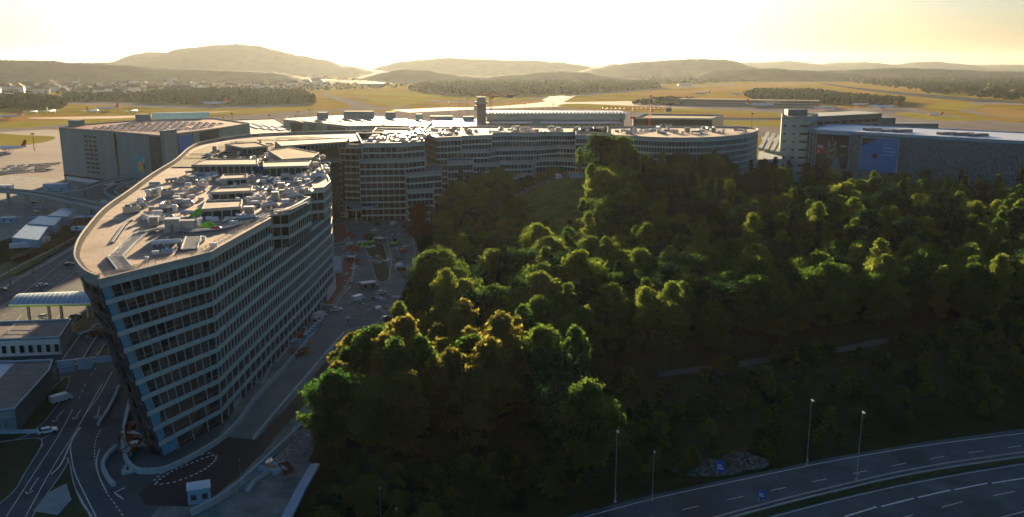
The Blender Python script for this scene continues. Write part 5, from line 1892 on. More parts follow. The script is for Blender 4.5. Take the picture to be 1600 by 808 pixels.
def bb(s0, s1, z0, z1, label, frame):
    a_, b_ = lerp2(k0, k1, s0), lerp2(k0, k1, s1)
    t = thing('billboard', label, 'billboard', (a_[0], a_[1], z0))
    for (q0_, q1_, u0, u1) in ((-.02, .0, z0, z1), (1.0, 1.02, z0, z1), (-.02, 1.02, z1, z1 + .8)):
        face(t, a_, b_, u0, u1, frame, 'frame', 1.0, .5, q0_, q1_)
    return t, a_, b_
bl, a_, b_ = bb(.045, .205, 12, ZP - 2.5, 'dark watch billboard with a red box on the grey parking house', 'bluesheet')
decal(bl, a_, b_, [(0, 12), (1, 12), (1, ZP - 2.5), (0, ZP - 2.5)], 1.0, mm('poster charcoal', (.018, .022, .03)), 'poster')
decal(bl, a_, b_, [(.02, 22), (.30, 22), (.30, 29), (.02, 29)], 1.04, mm('poster red', (.42, .02, .03)), 'red_box')
decal(bl, a_, b_, [(.05, 26.5), (.22, 26.5), (.22, 28.7), (.05, 28.7)], 1.08, mm('poster grey', (.45, .42, .48)), 'lettering_block')
decal(bl, a_, b_, [(.05, 23), (.11, 23), (.11, 24), (.05, 24)], 1.08, M['white'], 'lettering_block')
decal(bl, a_, b_, disc(.48, 24.5, .15, 5.8, 28), 1.10, mm('watch bezel', (.20, .22, .23)), 'watch_bezel')
decal(bl, a_, b_, disc(.48, 24.5, .125, 4.9, 28), 1.13, M['black'], 'watch_dial')
for k in range(12):
    a0 = k * math.pi / 6
    cx_, cz_ = .48 + .105 * math.cos(a0), 24.5 + 4.1 * math.sin(a0)
    decal(bl, a_, b_, disc(cx_, cz_, .009, .38, 6), 1.16, M['white'], 'hour_mark')
decal(bl, a_, b_, [(.475, 24.2), (.41, 26.2), (.415, 26.6), (.49, 24.8)], 1.18, M['white'], 'watch_hand')
decal(bl, a_, b_, [(.475, 24.8), (.56, 26.8), (.565, 26.4), (.48, 24.2)], 1.18, M['white'], 'watch_hand')
for sx_ in (.38, .58):
    decal(bl, a_, b_, [(sx_ - .025, 29), (sx_ + .025, 29), (sx_ + .015, 32.5), (sx_ - .015, 32.5)], 1.12, mm('watch lug', (.4, .42, .42)), 'watch_lug')
decal(bl, a_, b_, [(.475, 31), (.485, 31), (.485, 36), (.475, 36)], 1.12, mm('watch crown', (.4, .42, .42)), 'watch_hand')
decal(bl, a_, b_, [(.74, 28.4), (.93, 28.4), (.93, 29.6), (.74, 29.6)], 1.06, mm('poster lettering', (.35, .42, .42)), 'lettering_line')
decal(bl, a_, b_, [(.74, 22), (.92, 22), (.92, 22.5), (.74, 22.5)], 1.06, mm('poster lettering', (.2, .3, .35)), 'lettering_line')
decal(bl, a_, b_, [(.5, 12), (.78, 12), (.7, 20), (.58, 20)], 1.05, mm('poster blue', (.08, .2, .3)), 'poster_blue_patch')
bl, a_, b_ = bb(.262, .425, 12, ZP - 3.4, 'bright blue billboard with a black corner on the grey parking house', 'bluesheet')
decal(bl, a_, b_, [(0, 12), (1, 12), (1, ZP - 3.4), (0, ZP - 3.4)], 1.0, mm('poster bright blue', (.015, .22, .52)), 'poster')
decal(bl, a_, b_, [(0, 30.6), (.46, ZP - 3.4), (0, ZP - 3.4)], 1.05, M['black'], 'black_corner')
decal(bl, a_, b_, [(.28, 22), (.36, 25.5), (.42, 25.6), (.46, 22)], 1.05, M['black'], 'dark_shape')
for k, (w_, z_) in enumerate(((.12, 32), (.26, 29.5), (.3, 27), (.3, 24.5))):
    decal(bl, a_, b_, [(.6, z_), (.6 + w_, z_), (.6 + w_, z_ + .7), (.6, z_ + .7)], 1.06, mm('poster lettering', (.25, .45, .65)), 'lettering_line')

# ramps of a bus station at the end of the curved wing
t = thing('loading_ramp', 'stepped pale loading ramps beyond the rounded end of the curved wing', 'ramp', (*at(1205, 230, 20), 0))
for k in range(4):
    p, q = at(1188 + k * 9, 232 + k * 2, 22), at(1200 + k * 9, 214 + k * 2, 22)
    MB().bar((*p, 22), (*q, 26), 3.5, 1.5).build('ramp_slab', M['parapet' if k % 2 else 'concrete'], t)
MB().prism(px2([(1184, 250), (1222, 248), (1222, 216), (1190, 214)], 20), 0, 20).build('podium', M['concrete'], t)

# tower cranes
def crane(px_mast, py_top, Y, px_j0, px_j1, zoff, label, px_base_z=20, m='crane'):
    x, ztop = at_dist(px_mast, py_top, Y)
    t = thing('tower_crane', label, 'crane', (x, Y, px_base_z))
    mb = MB()
    w = 1.1
    z = px_base_z
    for sx_ in (-1, 1):
        for sy_ in (-1, 1):
            mb.bar((x + sx_ * w, Y + sy_ * w, z), (x + sx_ * w, Y + sy_ * w, ztop + 6), .5)
    k = 0
    while z < ztop - 2:
        mb.bar((x - w, Y - w, z), (x + w, Y - w, z + 2.4), .22)
        mb.bar((x + w, Y - w, z), (x - w, Y - w, z + 2.4), .22)
        z += 2.4
    mb.build('mast', M[m], t)
    zj = ztop + zoff
    xa, xb = at_dist(px_j0, py_top, Y)[0], at_dist(px_j1, py_top, Y)[0]
    jb = MB()
    for dz in (0, 2.4):
        jb.bar((xa, Y, zj + dz), (xb, Y, zj + dz), .7)
    xx = xa
    k = 0
    while xx < xb - 2:
        jb.bar((xx, Y, zj + (2.4 if k % 2 else 0)), (xx + 2.2, Y, zj + (0 if k % 2 else 2.4)), .4)
        xx += 2.2
        k += 1
    jb.build('jib', M[m], t)
    MB().box(xb - 3, Y, zj - 2.2, 6, 2, 3.6).build('counterweight', M['steel'], t)
    MB().box(x + 1.8, Y, zj - 2.4, 2, 2, 2.4).build('cab', M['red'], t)
crane(767, 150, 905, 748, 801, 0, 'red tower crane standing right beside the control tower', 20)
crane(1016, 171, 890, 940, 1049, 0, 'low red tower crane above the dark box shaped building', 20)
x, z = at_dist(989, 166, 860)
t = thing('tower_crane', 'slim red crane mast rising between the terminal and the dark box building', 'crane', (x, 860, 10))
mb = MB()
for sx_ in (-1, 1):
    mb.bar((x + sx_, 860, 10), (x + sx_, 860, z), .4)
zz = 10
while zz < z - 2:
    mb.bar((x - 1, 860, zz), (x + 1, 860, zz + 2), .25)
    mb.bar((x - 1, 860, zz + 2), (x + 1, 860, zz + 2), .25)
    zz += 2
mb.build('mast', M['crane'], t)
MB().box(x, 860, z - 12, 6, 3, 2).build('slewing_ring', M['red'], t)

# ------------------------------------------------------------------ the airfield: taxiways, runways and aprons lie flat on the ground
def air(name, px, m, z, per=0):
    sheet(name, px, z, M[m], per)
air('apron', [(-200, 262), (-60, 268), (100, 280), (110, 232), (120, 204), (60, 202), (-200, 208)], 'apron', .05)
air('apron', [(92, 200), (300, 192), (450, 180), (640, 174), (760, 170), (870, 168), (1010, 176), (1190, 186), (1225, 196), (1240, 215), (1100, 215), (600, 212), (100, 230)], 'taxi', .06)
air('taxiway', [(-60, 204), (0, 199), (90, 195), (180, 192), (330, 183), (480, 173), (560, 168), (640, 166), (640, 169), (560, 172), (480, 178), (330, 189), (150, 199), (40, 204), (-60, 210)], 'taxi', .08)
air('taxiway', [(-60, 152), (100, 158), (190, 160), (300, 166), (420, 164), (480, 161), (480, 165), (420, 168), (300, 171), (160, 164), (60, 162), (-60, 158)], 'taxi', .07)
air('soil_strip', [(45, 184), (200, 181), (420, 171), (420, 174), (220, 184.5), (120, 186), (45, 185.5)], 'redsoil', .075)
air('runway', [(498, 146), (506, 146), (560, 158), (605, 172), (560, 172), (530, 158)], 'taxi', .10)
air('taxiway', [(556, 152), (700, 157), (760, 158), (870, 150), (960, 143), (1060, 136), (1150, 131), (1150, 132.5), (1060, 138), (960, 145.5), (870, 153), (760, 161), (660, 160), (560, 154.5)], 'taxi', .08)
air('taxiway', [(610, 172), (720, 167), (840, 160), (860, 150), (900, 149), (880, 160), (980, 158), (1040, 163), (1280, 176), (1280, 179), (1040, 168), (900, 166), (760, 170), (640, 176)], 'apron', .09)
air('apron', [(1010, 158), (1075, 164), (1290, 170), (1420, 168), (1520, 186), (1700, 200), (1700, 216), (1560, 210), (1380, 196), (1240, 180), (1060, 168)], 'taxi', .11)
air('runway', [(1282, 131), (1290, 130.5), (1340, 137), (1420, 145), (1520, 153), (1680, 166), (1680, 172), (1520, 159), (1420, 150), (1340, 140)], 'runway', .12)
air('taxiway', [(1430, 166), (1500, 161), (1560, 160), (1620, 163), (1620, 166), (1560, 163), (1510, 165), (1540, 174), (1620, 184), (1620, 189), (1530, 180), (1480, 170)], 'taxi', .14)
air('taxiway', [(1130, 184), (1230, 184), (1230, 187.5), (1130, 187)], 'runway', .12)
M['drygrass'] = mat('dry orange grass', (0.38, 0.24, 0.09), (0.46, 0.31, 0.10), scale=.01, rough=1, spec=0)
M['yellowgrass'] = mat('yellow green grass', (0.31, 0.28, 0.05), (0.42, 0.34, 0.07), scale=.012, rough=1, spec=0)
for k, (px, m) in enumerate((([(40, 200), (160, 190), (330, 180), (470, 170), (470, 167), (330, 176), (150, 187), (-40, 193), (-40, 199)], 'yellowgrass'),
                             ([(-40, 208), (30, 211), (85, 214), (70, 222), (20, 228), (-40, 230)], 'yellowgrass'),
                             ([(880, 167), (1030, 172), (1220, 181), (1220, 177), (1040, 168), (900, 162)], 'yellowgrass'),
                             ([(1130, 189), (1225, 191), (1225, 198), (1140, 196)], 'yellowgrass'),
                             ([(560, 143), (700, 146), (760, 149), (860, 146), (820, 156), (760, 157), (660, 152), (560, 147)], 'yellowgrass'),
                             ([(640, 152), (680, 156), (620, 166), (590, 160), (575, 153)], 'yellowgrass'),
                             ([(1450, 163), (1500, 160), (1535, 166), (1500, 172), (1455, 169)], 'yellowgrass'),
                             ([(1520, 172), (1560, 169), (1640, 178), (1640, 186), (1560, 182)], 'drygrass'),
                             ([(1300, 122), (1350, 130), (1420, 139), (1600, 152), (1600, 148), (1430, 134), (1360, 127)], 'drygrass'),
                             ([(1000, 146), (1120, 138), (1160, 132), (1240, 127), (1280, 131), (1230, 135), (1130, 142), (1040, 150)], 'drygrass'),
                             ([(1420, 176), (1500, 184), (1560, 187), (1480, 189), (1400, 180)], 'yellowgrass'),
                             ([(700, 163), (830, 157), (850, 159), (780, 166), (700, 168)], 'drygrass'))):
    air('grass', px, m, .155 + .004 * k, 5)
# midfield dock
dk = thing('dock_building', 'long low glazed midfield dock behind the parked aircraft', 'terminal', (*at(1170, 160), 0))
p, q = at(1062, 163), at(1280, 167)
dl = [p, lerp2(p, q, .5), q]
MB().wall(dl, 34, 0, 13).build('wall', M['teal'], dk)
MB().wall(dl, 44, 13.0, 14.2).build('roof', M['roofdark'], dk)
MB().wall(offset_line(dl, -17.4), .4, 4, 6).build('window_band', M['glass'], dk)
MB().wall(offset_line(dl, -17.4), .4, 8.5, 11).build('window_band', M['glass'], dk)

# aircraft
def airliner():
    t = thing('airliner', 'x', 'airliner')
    L = 38.0
    prof = [(-19, .15, 4.6), (-17, .8, 4.4), (-12, 1.6, 3.9), (-6, 1.95, 3.6), (12, 1.95, 3.6), (15.5, 1.75, 3.5), (17.6, 1.2, 3.3), (18.7, .5, 3.1), (19, .1, 3.05)]
    vs, fs = [], []
    n = 14
    for (x, r, z) in prof:
        for i in range(n):
            a = 2 * math.pi * i / n
            vs.append((x, r * math.cos(a), z + r * math.sin(a)))
    for k in range(len(prof) - 1):
        for i in range(n):
            fs.append((k * n + i, (k + 1) * n + i, (k + 1) * n + (i + 1) % n, k * n + (i + 1) % n))
    MB().add(vs, fs).build('fuselage', M['fuselage'], t, local=True, smooth=True)
    for s in (-1, 1):
        w = MB()
        w.add([(4, s * 1.6, 2.6), (-2.5, s * 1.6, 2.6), (-6.5, s * 17, 4.2), (-4.8, s * 17, 4.2), (4, s * 1.6, 2.95), (-2.5, s * 1.6, 2.85), (-6.5, s * 17, 4.3), (-4.8, s * 17, 4.35)],
              [(0, 1, 2, 3), (7, 6, 5, 4), (0, 3, 7, 4), (1, 5, 6, 2), (3, 2, 6, 7)])
        w.build('wing', M['fuselage'], t, local=True)
        MB().tube((3.2, s * 5.7, 1.9), (-1.2, s * 5.7, 2.0), 1.1, .7, n=12).build('engine', M['galv'], t, local=True)
        MB().tube((3.22, s * 5.7, 1.9), (3.25, s * 5.7, 1.9), .85, n=12).build('intake', M['black'], t.children[-1] if False else bpy.data.objects['engine'] if s < 0 else bpy.data.objects['engine.001'], local=True)
        h = MB()
        h.add([(-14.5, s * .6, 4.9), (-17.5, s * .6, 4.9), (-19.3, s * 6, 5.3), (-18, s * 6, 5.3), (-14.5, s * .6, 5.15), (-17.5, s * .6, 5.1), (-19.3, s * 6, 5.4), (-18, s * 6, 5.4)], [(0, 1, 2, 3), (7, 6, 5, 4), (0, 3, 7, 4), (1, 5, 6, 2), (3, 2, 6, 7)])
        h.build('tailplane', M['fuselage'], t, local=True)
    f = MB()
    f.add([(-12.5, -.18, 5.2), (-17.8, -.18, 5.0), (-19.8, -.12, 11.6), (-17.2, -.12, 11.6), (-12.5, .18, 5.2), (-17.8, .18, 5.0), (-19.8, .12, 11.6), (-17.2, .12, 11.6)], [(0, 1, 2, 3), (7, 6, 5, 4), (0, 3, 7, 4), (1, 5, 6, 2), (3, 2, 6, 7)])
    f.build('tail_fin', M['red'], t, local=True)
    g = MB()
    for (x, y) in ((14, 0), (-1.5, 3), (-1.5, -3)):
        g.tube((x, y, 0), (x, y, 2.2), .35, n=8)
    g.build('landing_gear', M['black'], t, local=True)
    return t
APL = airliner()
plist = [(336, 165, 172, 1.25, 'airliner taxiing before the dark grove at the left, its red tail to the right', 0), (445, 161, 3, 1.0, 'airliner at the tip of the dark grove facing right', 0),
         (12, 186, 190, 1.0, 'bluish airliner at the left margin behind the apron', 0), (15, 236, 176, .8, 'small airliner with a dark tail on the near left apron', 0),
         (1035, 161, 2, 1.3, 'leftmost airliner parked at the midfield dock', 0), (1092, 163, 2, 1.2, 'second airliner from the left parked at the midfield dock', 0),
         (1188, 168, 2, 1.25, 'third airliner from the left standing before the midfield dock', 0), (1290, 172, 10, 1.1, 'airliner parked behind the pale office tower', 0),
         (1345, 166, 200, 1.0, 'airliner with a red tail pointing away from the grove at the right', 0), (1378, 171, 178, 1.3, 'long airliner with its red tail to the right on the right apron', 0),
         (1098, 148, 175, 1.0, 'sunlit airliner behind the roof of the midfield dock at its left end', 0), (1150, 149, 175, 1.0, 'sunlit airliner behind the roof of the midfield dock near its middle', 0),
         (51, 178, 95, .8, 'sunlit airliner seen nose on at the far left of the distant row', 0), (80, 177, 100, .9, 'sunlit airliner with bright wings, second in the distant row', 0),
         (145, 177, 90, .95, 'sunlit airliner seen nose on with wide wings in the middle of the distant row', 0), (208, 177, 95, .9, 'sunlit airliner at the right end of the distant row', 0), (168, 173, 170, 1.1, 'long bright airliner lying across behind the distant row', 0),
         (1140, 208, 30, .9, 'airliner half hidden behind the roof of the curved wing with its red tail up', 30), (1462, 182, 120, .6, 'small airliner rolling alone on the right apron', 0), (1605, 165, 120, .4, 'x', 0)]
for k, (x, y, r, s, lab, _z) in enumerate(plist[:-1]):
    p = at(x, y)
    if k == 0:
        APL.location = (*p, .15)
        APL.rotation_euler = (0, 0, math.radians(r))
        APL.scale = (s * 1.3,) * 3
        APL['label'] = lab
    else:
        dup(APL, (*p, .15), math.radians(r), lab, None, s * 1.3)
# apron masts
def apron_mast(px, ptop, pbase, label=None, first=[None]):
    x, y = at(px, pbase)
    h = at_dist(px, ptop, y)[1]
    t = thing('floodlight_mast', 'tall thin floodlight mast on the apron behind the terminal buildings', 'floodlight mast', (x, y, 0), 0, 'floodlight masts on the apron')
    MB().tube((x, y, 0), (x, y, h), .45, .3, n=6).build('pole', M['steel'], t)
    MB().box(x, y, h, 3.4, 2.0, 1.2).build('lamp_head', M['black'], t)
for (x, a, b) in ((422, 181, 205), (462, 181, 192), (466, 175, 190), (484, 172, 190), (350, 184, 200), (364, 178, 202), (520, 178, 186), (718, 157, 180), (730, 154, 182), (797, 164, 180), (820, 163, 182), (864, 163, 178), (911, 169, 180), (848, 170, 180), (1174, 178, 205),
                  (1281, 145, 172), (1331, 150, 172), (1167, 132, 150), (1240, 140, 165), (54, 210, 236), (702, 161, 178)):
    apron_mast(x, a, b)

# ------------------------------------------------------------------ far woods, one mass each
M['farwood'] = mat('far wood', (0.020, 0.045, 0.018), (0.06, 0.09, 0.03), scale=.05, rough=1, spec=0, detail=8)
ICO = None
def ico_dirs():
    t = (1 + 5 ** .5) / 2
    vs = [Vector(v).normalized() for v in ((-1, t, 0), (1, t, 0), (-1, -t, 0), (1, -t, 0), (0, -1, t), (0, 1, t), (0, -1, -t), (0, 1, -t), (t, 0, -1), (t, 0, 1), (-t, 0, -1), (-t, 0, 1))]
    fs = [(0, 11, 5), (0, 5, 1), (0, 1, 7), (0, 7, 10), (0, 10, 11), (1, 5, 9), (5, 11, 4), (11, 10, 2), (10, 7, 6), (7, 1, 8), (3, 9, 4), (3, 4, 2), (3, 2, 6), (3, 6, 8), (3, 8, 9), (4, 9, 5), (2, 4, 11), (6, 2, 10), (8, 6, 7), (9, 8, 1)]
    return vs, fs
IV, IF = ico_dirs()
def wood(px, h, n, label, seed, r=9.0, z=0.0, wpts=None, name='distant_wood'):
    R = random.Random(seed)
    poly = wpts or px2(px, z)
    x0, x1 = min(p[0] for p in poly), max(p[0] for p in poly)
    y0, y1 = min(p[1] for p in poly), max(p[1] for p in poly)
    mb = MB()
    k = 0
    tries = 0
    while k < n and tries < n * 12:
        tries += 1
        x, y = R.uniform(x0, x1), R.uniform(y0, y1)
        if not inside((x, y), poly):
            continue
        k += 1
        rr = r * R.uniform(.5, 1.15)
        hh = h * R.uniform(.6, 1.1)
        b = len(mb.v)
        for v in IV:
            j = R.uniform(.7, 1.25)
            mb.v.append((x + v.x * rr * j, y + v.y * rr * j, max(z, hh * .5 + v.z * hh * .5 * j)))
        mb.f += [tuple(i + b for i in f) for f in IF]
        mb.m += [0] * 20
    o = mb.build(name, M['farwood'], kind='stuff')
    tag(o, label, 'wood')
def inside(p, poly):
    c = False
    j = len(poly) - 1
    for i in range(len(poly)):
        if (poly[i][1] > p[1]) != (poly[j][1] > p[1]) and p[0] < (poly[j][0] - poly[i][0]) * (p[1] - poly[i][1]) / (poly[j][1] - poly[i][1]) + poly[i][0]:
            c = not c
        j = i
    return c
wood([(-60, 165), (-20, 171), (96, 170), (104, 164), (60, 156), (-60, 152)], 22, 900, 'dark dense grove at the left margin of the airfield', 1)
wood([(100, 160), (160, 158), (240, 158), (235, 152), (100, 152)], 20, 350, 'dark tree belt between the left grove and the warehouses', 2)
wood([(228, 155), (240, 160), (330, 164), (430, 163), (494, 163), (478, 153), (440, 148), (330, 146), (240, 148)], 24, 1700, 'large dark grove in front of the two airliners at the left', 3)
wood([(640, 141), (700, 150), (800, 151), (900, 147), (1030, 138), (1020, 132), (860, 130), (700, 131), (660, 135)], 24, 2600, 'broad hazy wood beyond the runway in the middle', 4, 14)
wood([(860, 131), (1090, 131), (1200, 126), (1150, 123), (960, 122), (860, 124)], 22, 1200, 'thin hazy wood behind the middle of the airfield', 5, 16)
wood([(1165, 150), (1175, 156), (1260, 162), (1400, 166), (1412, 160), (1330, 152), (1270, 144), (1180, 143)], 16, 1800, 'olive green scrub wood behind the midfield dock', 6, 9)
wood([(1290, 121), (1330, 129), (1400, 138), (1450, 146), (1600, 160), (1800, 176), (1800, 120), (1600, 116), (1400, 114)], 26, 6000, 'wide dark forest beyond the right runway', 7, 16)
wood([(990, 163), (1060, 165), (1090, 158), (1040, 156)], 12, 300, 'scrub at the left end of the midfield dock', 8, 7)
wood([(-100, 138), (120, 138), (420, 132), (560, 130), (560, 124), (300, 118), (-100, 115)], 16, 1700, 'hazy trees scattered through the town below the hills', 9, 14)
wood([(-100, 150), (480, 142), (640, 138), (640, 131), (400, 132), (-100, 140)], 12, 600, 'garden trees between the houses of the far town', 10, 11)
# ------------------------------------------------------------------ the far town: single houses and larger blocks
M['render_wall'] = mat('rendered wall', (0.62, 0.62, 0.58), (0.75, 0.74, 0.70), scale=.01, rough=.8)
M['tiles'] = mat('roof tiles', (0.11, 0.07, 0.055), (0.17, 0.11, 0.08), scale=.02, rough=.8)
hs = thing('house', 'x', 'house')
MB().box(0, 0, 0, 14, 10, 7).build('wall', M['render_wall'], hs, local=True)
MB().add([(-7.6, -5.8, 7), (7.6, -5.8, 7), (7.6, 5.8, 7), (-7.6, 5.8, 7), (-7.6, 0, 11.5), (7.6, 0, 11.5)], [(0, 1, 5, 4), (2, 3, 4, 5), (1, 2, 5), (3, 0, 4), (3, 2, 1, 0)]).build('roof', M['tiles'], hs, local=True)
RH = random.Random(9)
for k in range(290):
    x = RH.uniform(-20, 520)
    y = RH.uniform(121, 150) if x < 300 else RH.uniform(121, 140)
    if 96 > x and y > 148:
        y -= 8
    p = at(x, y)
    lab, grp = 'small pale house with a dark tiled roof in the far town below the hills', 'houses of the far town'
    s = RH.uniform(1.3, 2.9)
    if k == 0:
        hs.location = (*p, 0)
        hs['label'] = lab
        hs['group'] = grp
        hs.scale = (s, s, s)
    else:
        dup(hs, (*p, 0), RH.uniform(0, 3), lab, grp, s)
def far_block(x0, x1, ytop, ybase, label, m='render_wall', roof='kerb', depth=30, name='warehouse', cat='warehouse'):
    a, b = at(x0, ybase), at(x1, ybase)
    h = at_dist((x0 + x1) / 2, ytop, a[1])[1]
    t = thing(name, label, cat, (a[0], a[1], 0))
    MB().box((a[0] + b[0]) / 2, a[1] + depth / 2, 0, b[0] - a[0], depth, h - 1).build('wall', M[m], t)
    MB().box((a[0] + b[0]) / 2, a[1] + depth / 2, h - 1, b[0] - a[0] + 2, depth + 2, 1).build('roof', M[roof], t)
    MB().box((a[0] + b[0]) / 2, a[1] - .4, h * .35, (b[0] - a[0]) * .9, .5, h * .25).build('window_band', M['glass'], t)
far_block(152, 178, 144, 149, 'far warehouse with a bright front and a red roof edge', 'white', 'red')
far_block(180, 219, 145, 149, 'long bright far warehouse right of the red edged one', 'white', 'white')
far_block(108, 150, 147, 152, 'long pale far warehouse left of the red edged one', 'teal', 'bluesheet')
far_block(139, 146, 148, 156, 'small pale tower block at the end of the far warehouses', 'white', 'kerb', name='apartment_block', cat='apartment block')
far_block(0, 14, 146, 158, 'grey block at the left margin behind the dark grove', 'concrete', 'kerb', name='apartment_block', cat='apartment block')
far_block(265, 274, 122, 132, 'white tower block standing out of the far town', 'white', 'kerb', name='apartment_block', cat='apartment block')
far_block(292, 312, 126, 131, 'pale apartment block right of the white tower block', 'render_wall', 'kerb', name='apartment_block', cat='apartment block')
far_block(300, 318, 136, 142, 'pale apartment block at the edge of the large grove', 'render_wall', 'white', name='apartment_block', cat='apartment block')
far_block(183, 200, 123, 130, 'greenish apartment block with a steep roof in the far town', 'teal', 'kerb', name='apartment_block', cat='apartment block')
far_block(392, 432, 127, 131, 'low hazy warehouse with a pale roof right of the far town', 'render_wall', 'white')
far_block(480, 510, 130, 133, 'hazy low warehouse near the end of the runway', 'render_wall', 'bluesheet')
far_block(560, 600, 130, 134, 'hazy pale warehouse beyond the runway under the sun', 'render_wall', 'white')
far_block(1060, 1082, 131, 134, 'bright small hangar at the edge of the hazy wood', 'white', 'white', name='hangar', cat='hangar')

def draped(name, poly, m, up, step=4.0):
    x0, x1 = min(p[0] for p in poly), max(p[0] for p in poly)
    y0, y1 = min(p[1] for p in poly), max(p[1] for p in poly)
    mb = MB()
    nx, ny = int((x1 - x0) / step) + 1, int((y1 - y0) / step) + 1
    idx = {}
    for j in range(ny):
        for i in range(nx):
            x, y = x0 + i * step, y0 + j * step
            if inside((x, y), poly):
                idx[(i, j)] = len(mb.v)
                mb.v.append((x, y, terrain(x, y) + up))
    for (i, j) in list(idx):
        if all(k in idx for k in ((i + 1, j), (i, j + 1), (i + 1, j + 1))):
            mb.f.append((idx[(i, j)], idx[(i + 1, j)], idx[(i + 1, j + 1)], idx[(i, j + 1)]))
            mb.m.append(0)
    return mb.build(name, m, smooth=True, kind='structure')
M['meadow'] = mat('meadow grass', (0.05, 0.085, 0.018), (0.15, 0.15, 0.035), scale=.12, rough=1, spec=0, bump=.2, bscale=1)
draped('meadow', [(-14, 505), (0, 520), (48, 515), (62, 500), (62, 470), (48, 430), (36, 395), (32, 360), (4, 360), (-4, 395), (-10, 440), (-18, 470)], M['meadow'], .75, 2.5)
# ------------------------------------------------------------------ the hilltop: platform, path, gravel track
M['gravel'] = mat('pale gravel', (0.06, 0.075, 0.066), (0.13, 0.145, 0.125), scale=.6, rough=.95)
M['path'] = mat('path gravel', (0.28, 0.24, 0.19), (0.38, 0.33, 0.26), scale=.6, rough=.95)
def drape(name, pts, w, m, up=.18, kind='structure'):
    l = spline(pts, 8)
    zz = [terrain(p[0], p[1]) + up + .25 + .55 * (p[1] > 350) for p in l]
    return MB().strip(l, w, zz).build(name, M[m], kind=kind)
drape('gravel_track', [(18, 222), (25, 227.5), (36.4, 232.6), (62, 240.6), (81.5, 249.2), (106, 258.4), (124.6, 267), (172, 279), (240, 290)], 4.2, 'gravel', .15)
drape('path', [(19.5, 362), (20.5, 380), (17, 396), (11, 412), (4, 430), (-2, 448)], 3.4, 'path')
drape('path', [(36, 500), (44, 492), (52, 478), (64, 470), (82, 466)], 2.6, 'path')
def hz(x, y, up=0):
    return terrain(x, y) + up
t = thing('rail_fence', 'curved pale rail fence round the hilltop left of the white platform', 'fence', (20, 508, hz(20, 508)))
l = spline([(-4, 500), (2, 508), (12, 512), (24, 511), (32, 508)], 6)
for k, dz in enumerate((.8, 1.6, 2.4)):
    MB().wall(l, .12, [hz(p[0], p[1]) + dz for p in l], [hz(p[0], p[1]) + dz + .14 for p in l]).build('rail', M['galv'], t)
for (x, y, a) in along(l, 3):
    MB().box(x, y, hz(x, y) - .2, .14, .14, 2.9).build('post', M['galv'], t)
t = thing('rail_fence', 'white kerb fence curving right from the hilltop platform', 'fence', (50, 492, hz(50, 492)))
l = spline([(40, 500), (48, 494), (56, 484), (68, 476), (86, 472)], 6)
for dz in (.3, 1.0):
    MB().wall(l, .2, [hz(p[0], p[1]) + dz for p in l], [hz(p[0], p[1]) + dz + .3 for p in l]).build('rail', M['kerb'], t)
x, y = 34.5, 503
t = thing('pavilion', 'small white round hilltop pavilion with a tan top', 'pavilion', (x, y, hz(x, y)))
MB().tube((x + 3, y, hz(x, y) - .5), (x + 3, y, hz(x, y) + 3.6), 4.0, 4.4, n=20).build('drum', M['bluesheet'], t)
MB().tube((x + 3, y, hz(x, y) + 3.6), (x + 3, y, hz(x, y) + 3.9), 4.5, n=20).build('roof', M['timber'], t)
MB().box(x - 3, y, hz(x, y) - .5, 2.2, 3, 4.4).build('side_wall', M['timber'], t)
MB().box(x - 7.5, y - 1, hz(x, y) + .6, 3.0, .3, 2.6).build('panel', M['white'], t)
MB().box(x - 7.5, y - 1.2, hz(x, y) + 1.4, .9, .1, .9).build('panel_mark', M['blue'], t)
for k, (px, py, zz, L, lab) in enumerate(((1072, 263, 30, 7, 'white round topped pavilion roof among the hilltop trees'), (1113, 262, 30, 12, 'long pale blue roofed pavilion among the hilltop trees'))):
    p = at(px, py, zz)
    zz = hz(*p) + 6
    t = thing('pavilion', lab, 'pavilion', (*p, hz(*p)))
    MB().box(p[0], p[1], hz(*p), L, 6, 4.5).build('wall', M['timber'], t)
    MB().box(p[0], p[1], hz(*p) + 4.5, L + 1.5, 7.5, .7).build('roof', M['bluesheet' if k else 'white'], t)
# ------------------------------------------------------------------ trees
M['leaf'] = leaf_mat('green leaves', (0.030, 0.072, 0.022), (0.11, 0.145, 0.036))
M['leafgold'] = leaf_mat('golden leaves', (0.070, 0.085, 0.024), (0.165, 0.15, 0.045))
M['leafdark'] = leaf_mat('dark leaves', (0.018, 0.048, 0.022), (0.052, 0.088, 0.032), trans=0.35)
M['leafred'] = leaf_mat('reddish brown leaves', (0.05, 0.018, 0.010), (0.12, 0.04, 0.018))
M['leafpale'] = leaf_mat('pale green leaves', (0.048, 0.086, 0.028), (0.14, 0.17, 0.045))
M['needle'] = leaf_mat('pine needles', (0.013, 0.038, 0.022), (0.034, 0.066, 0.030), trans=0.2)

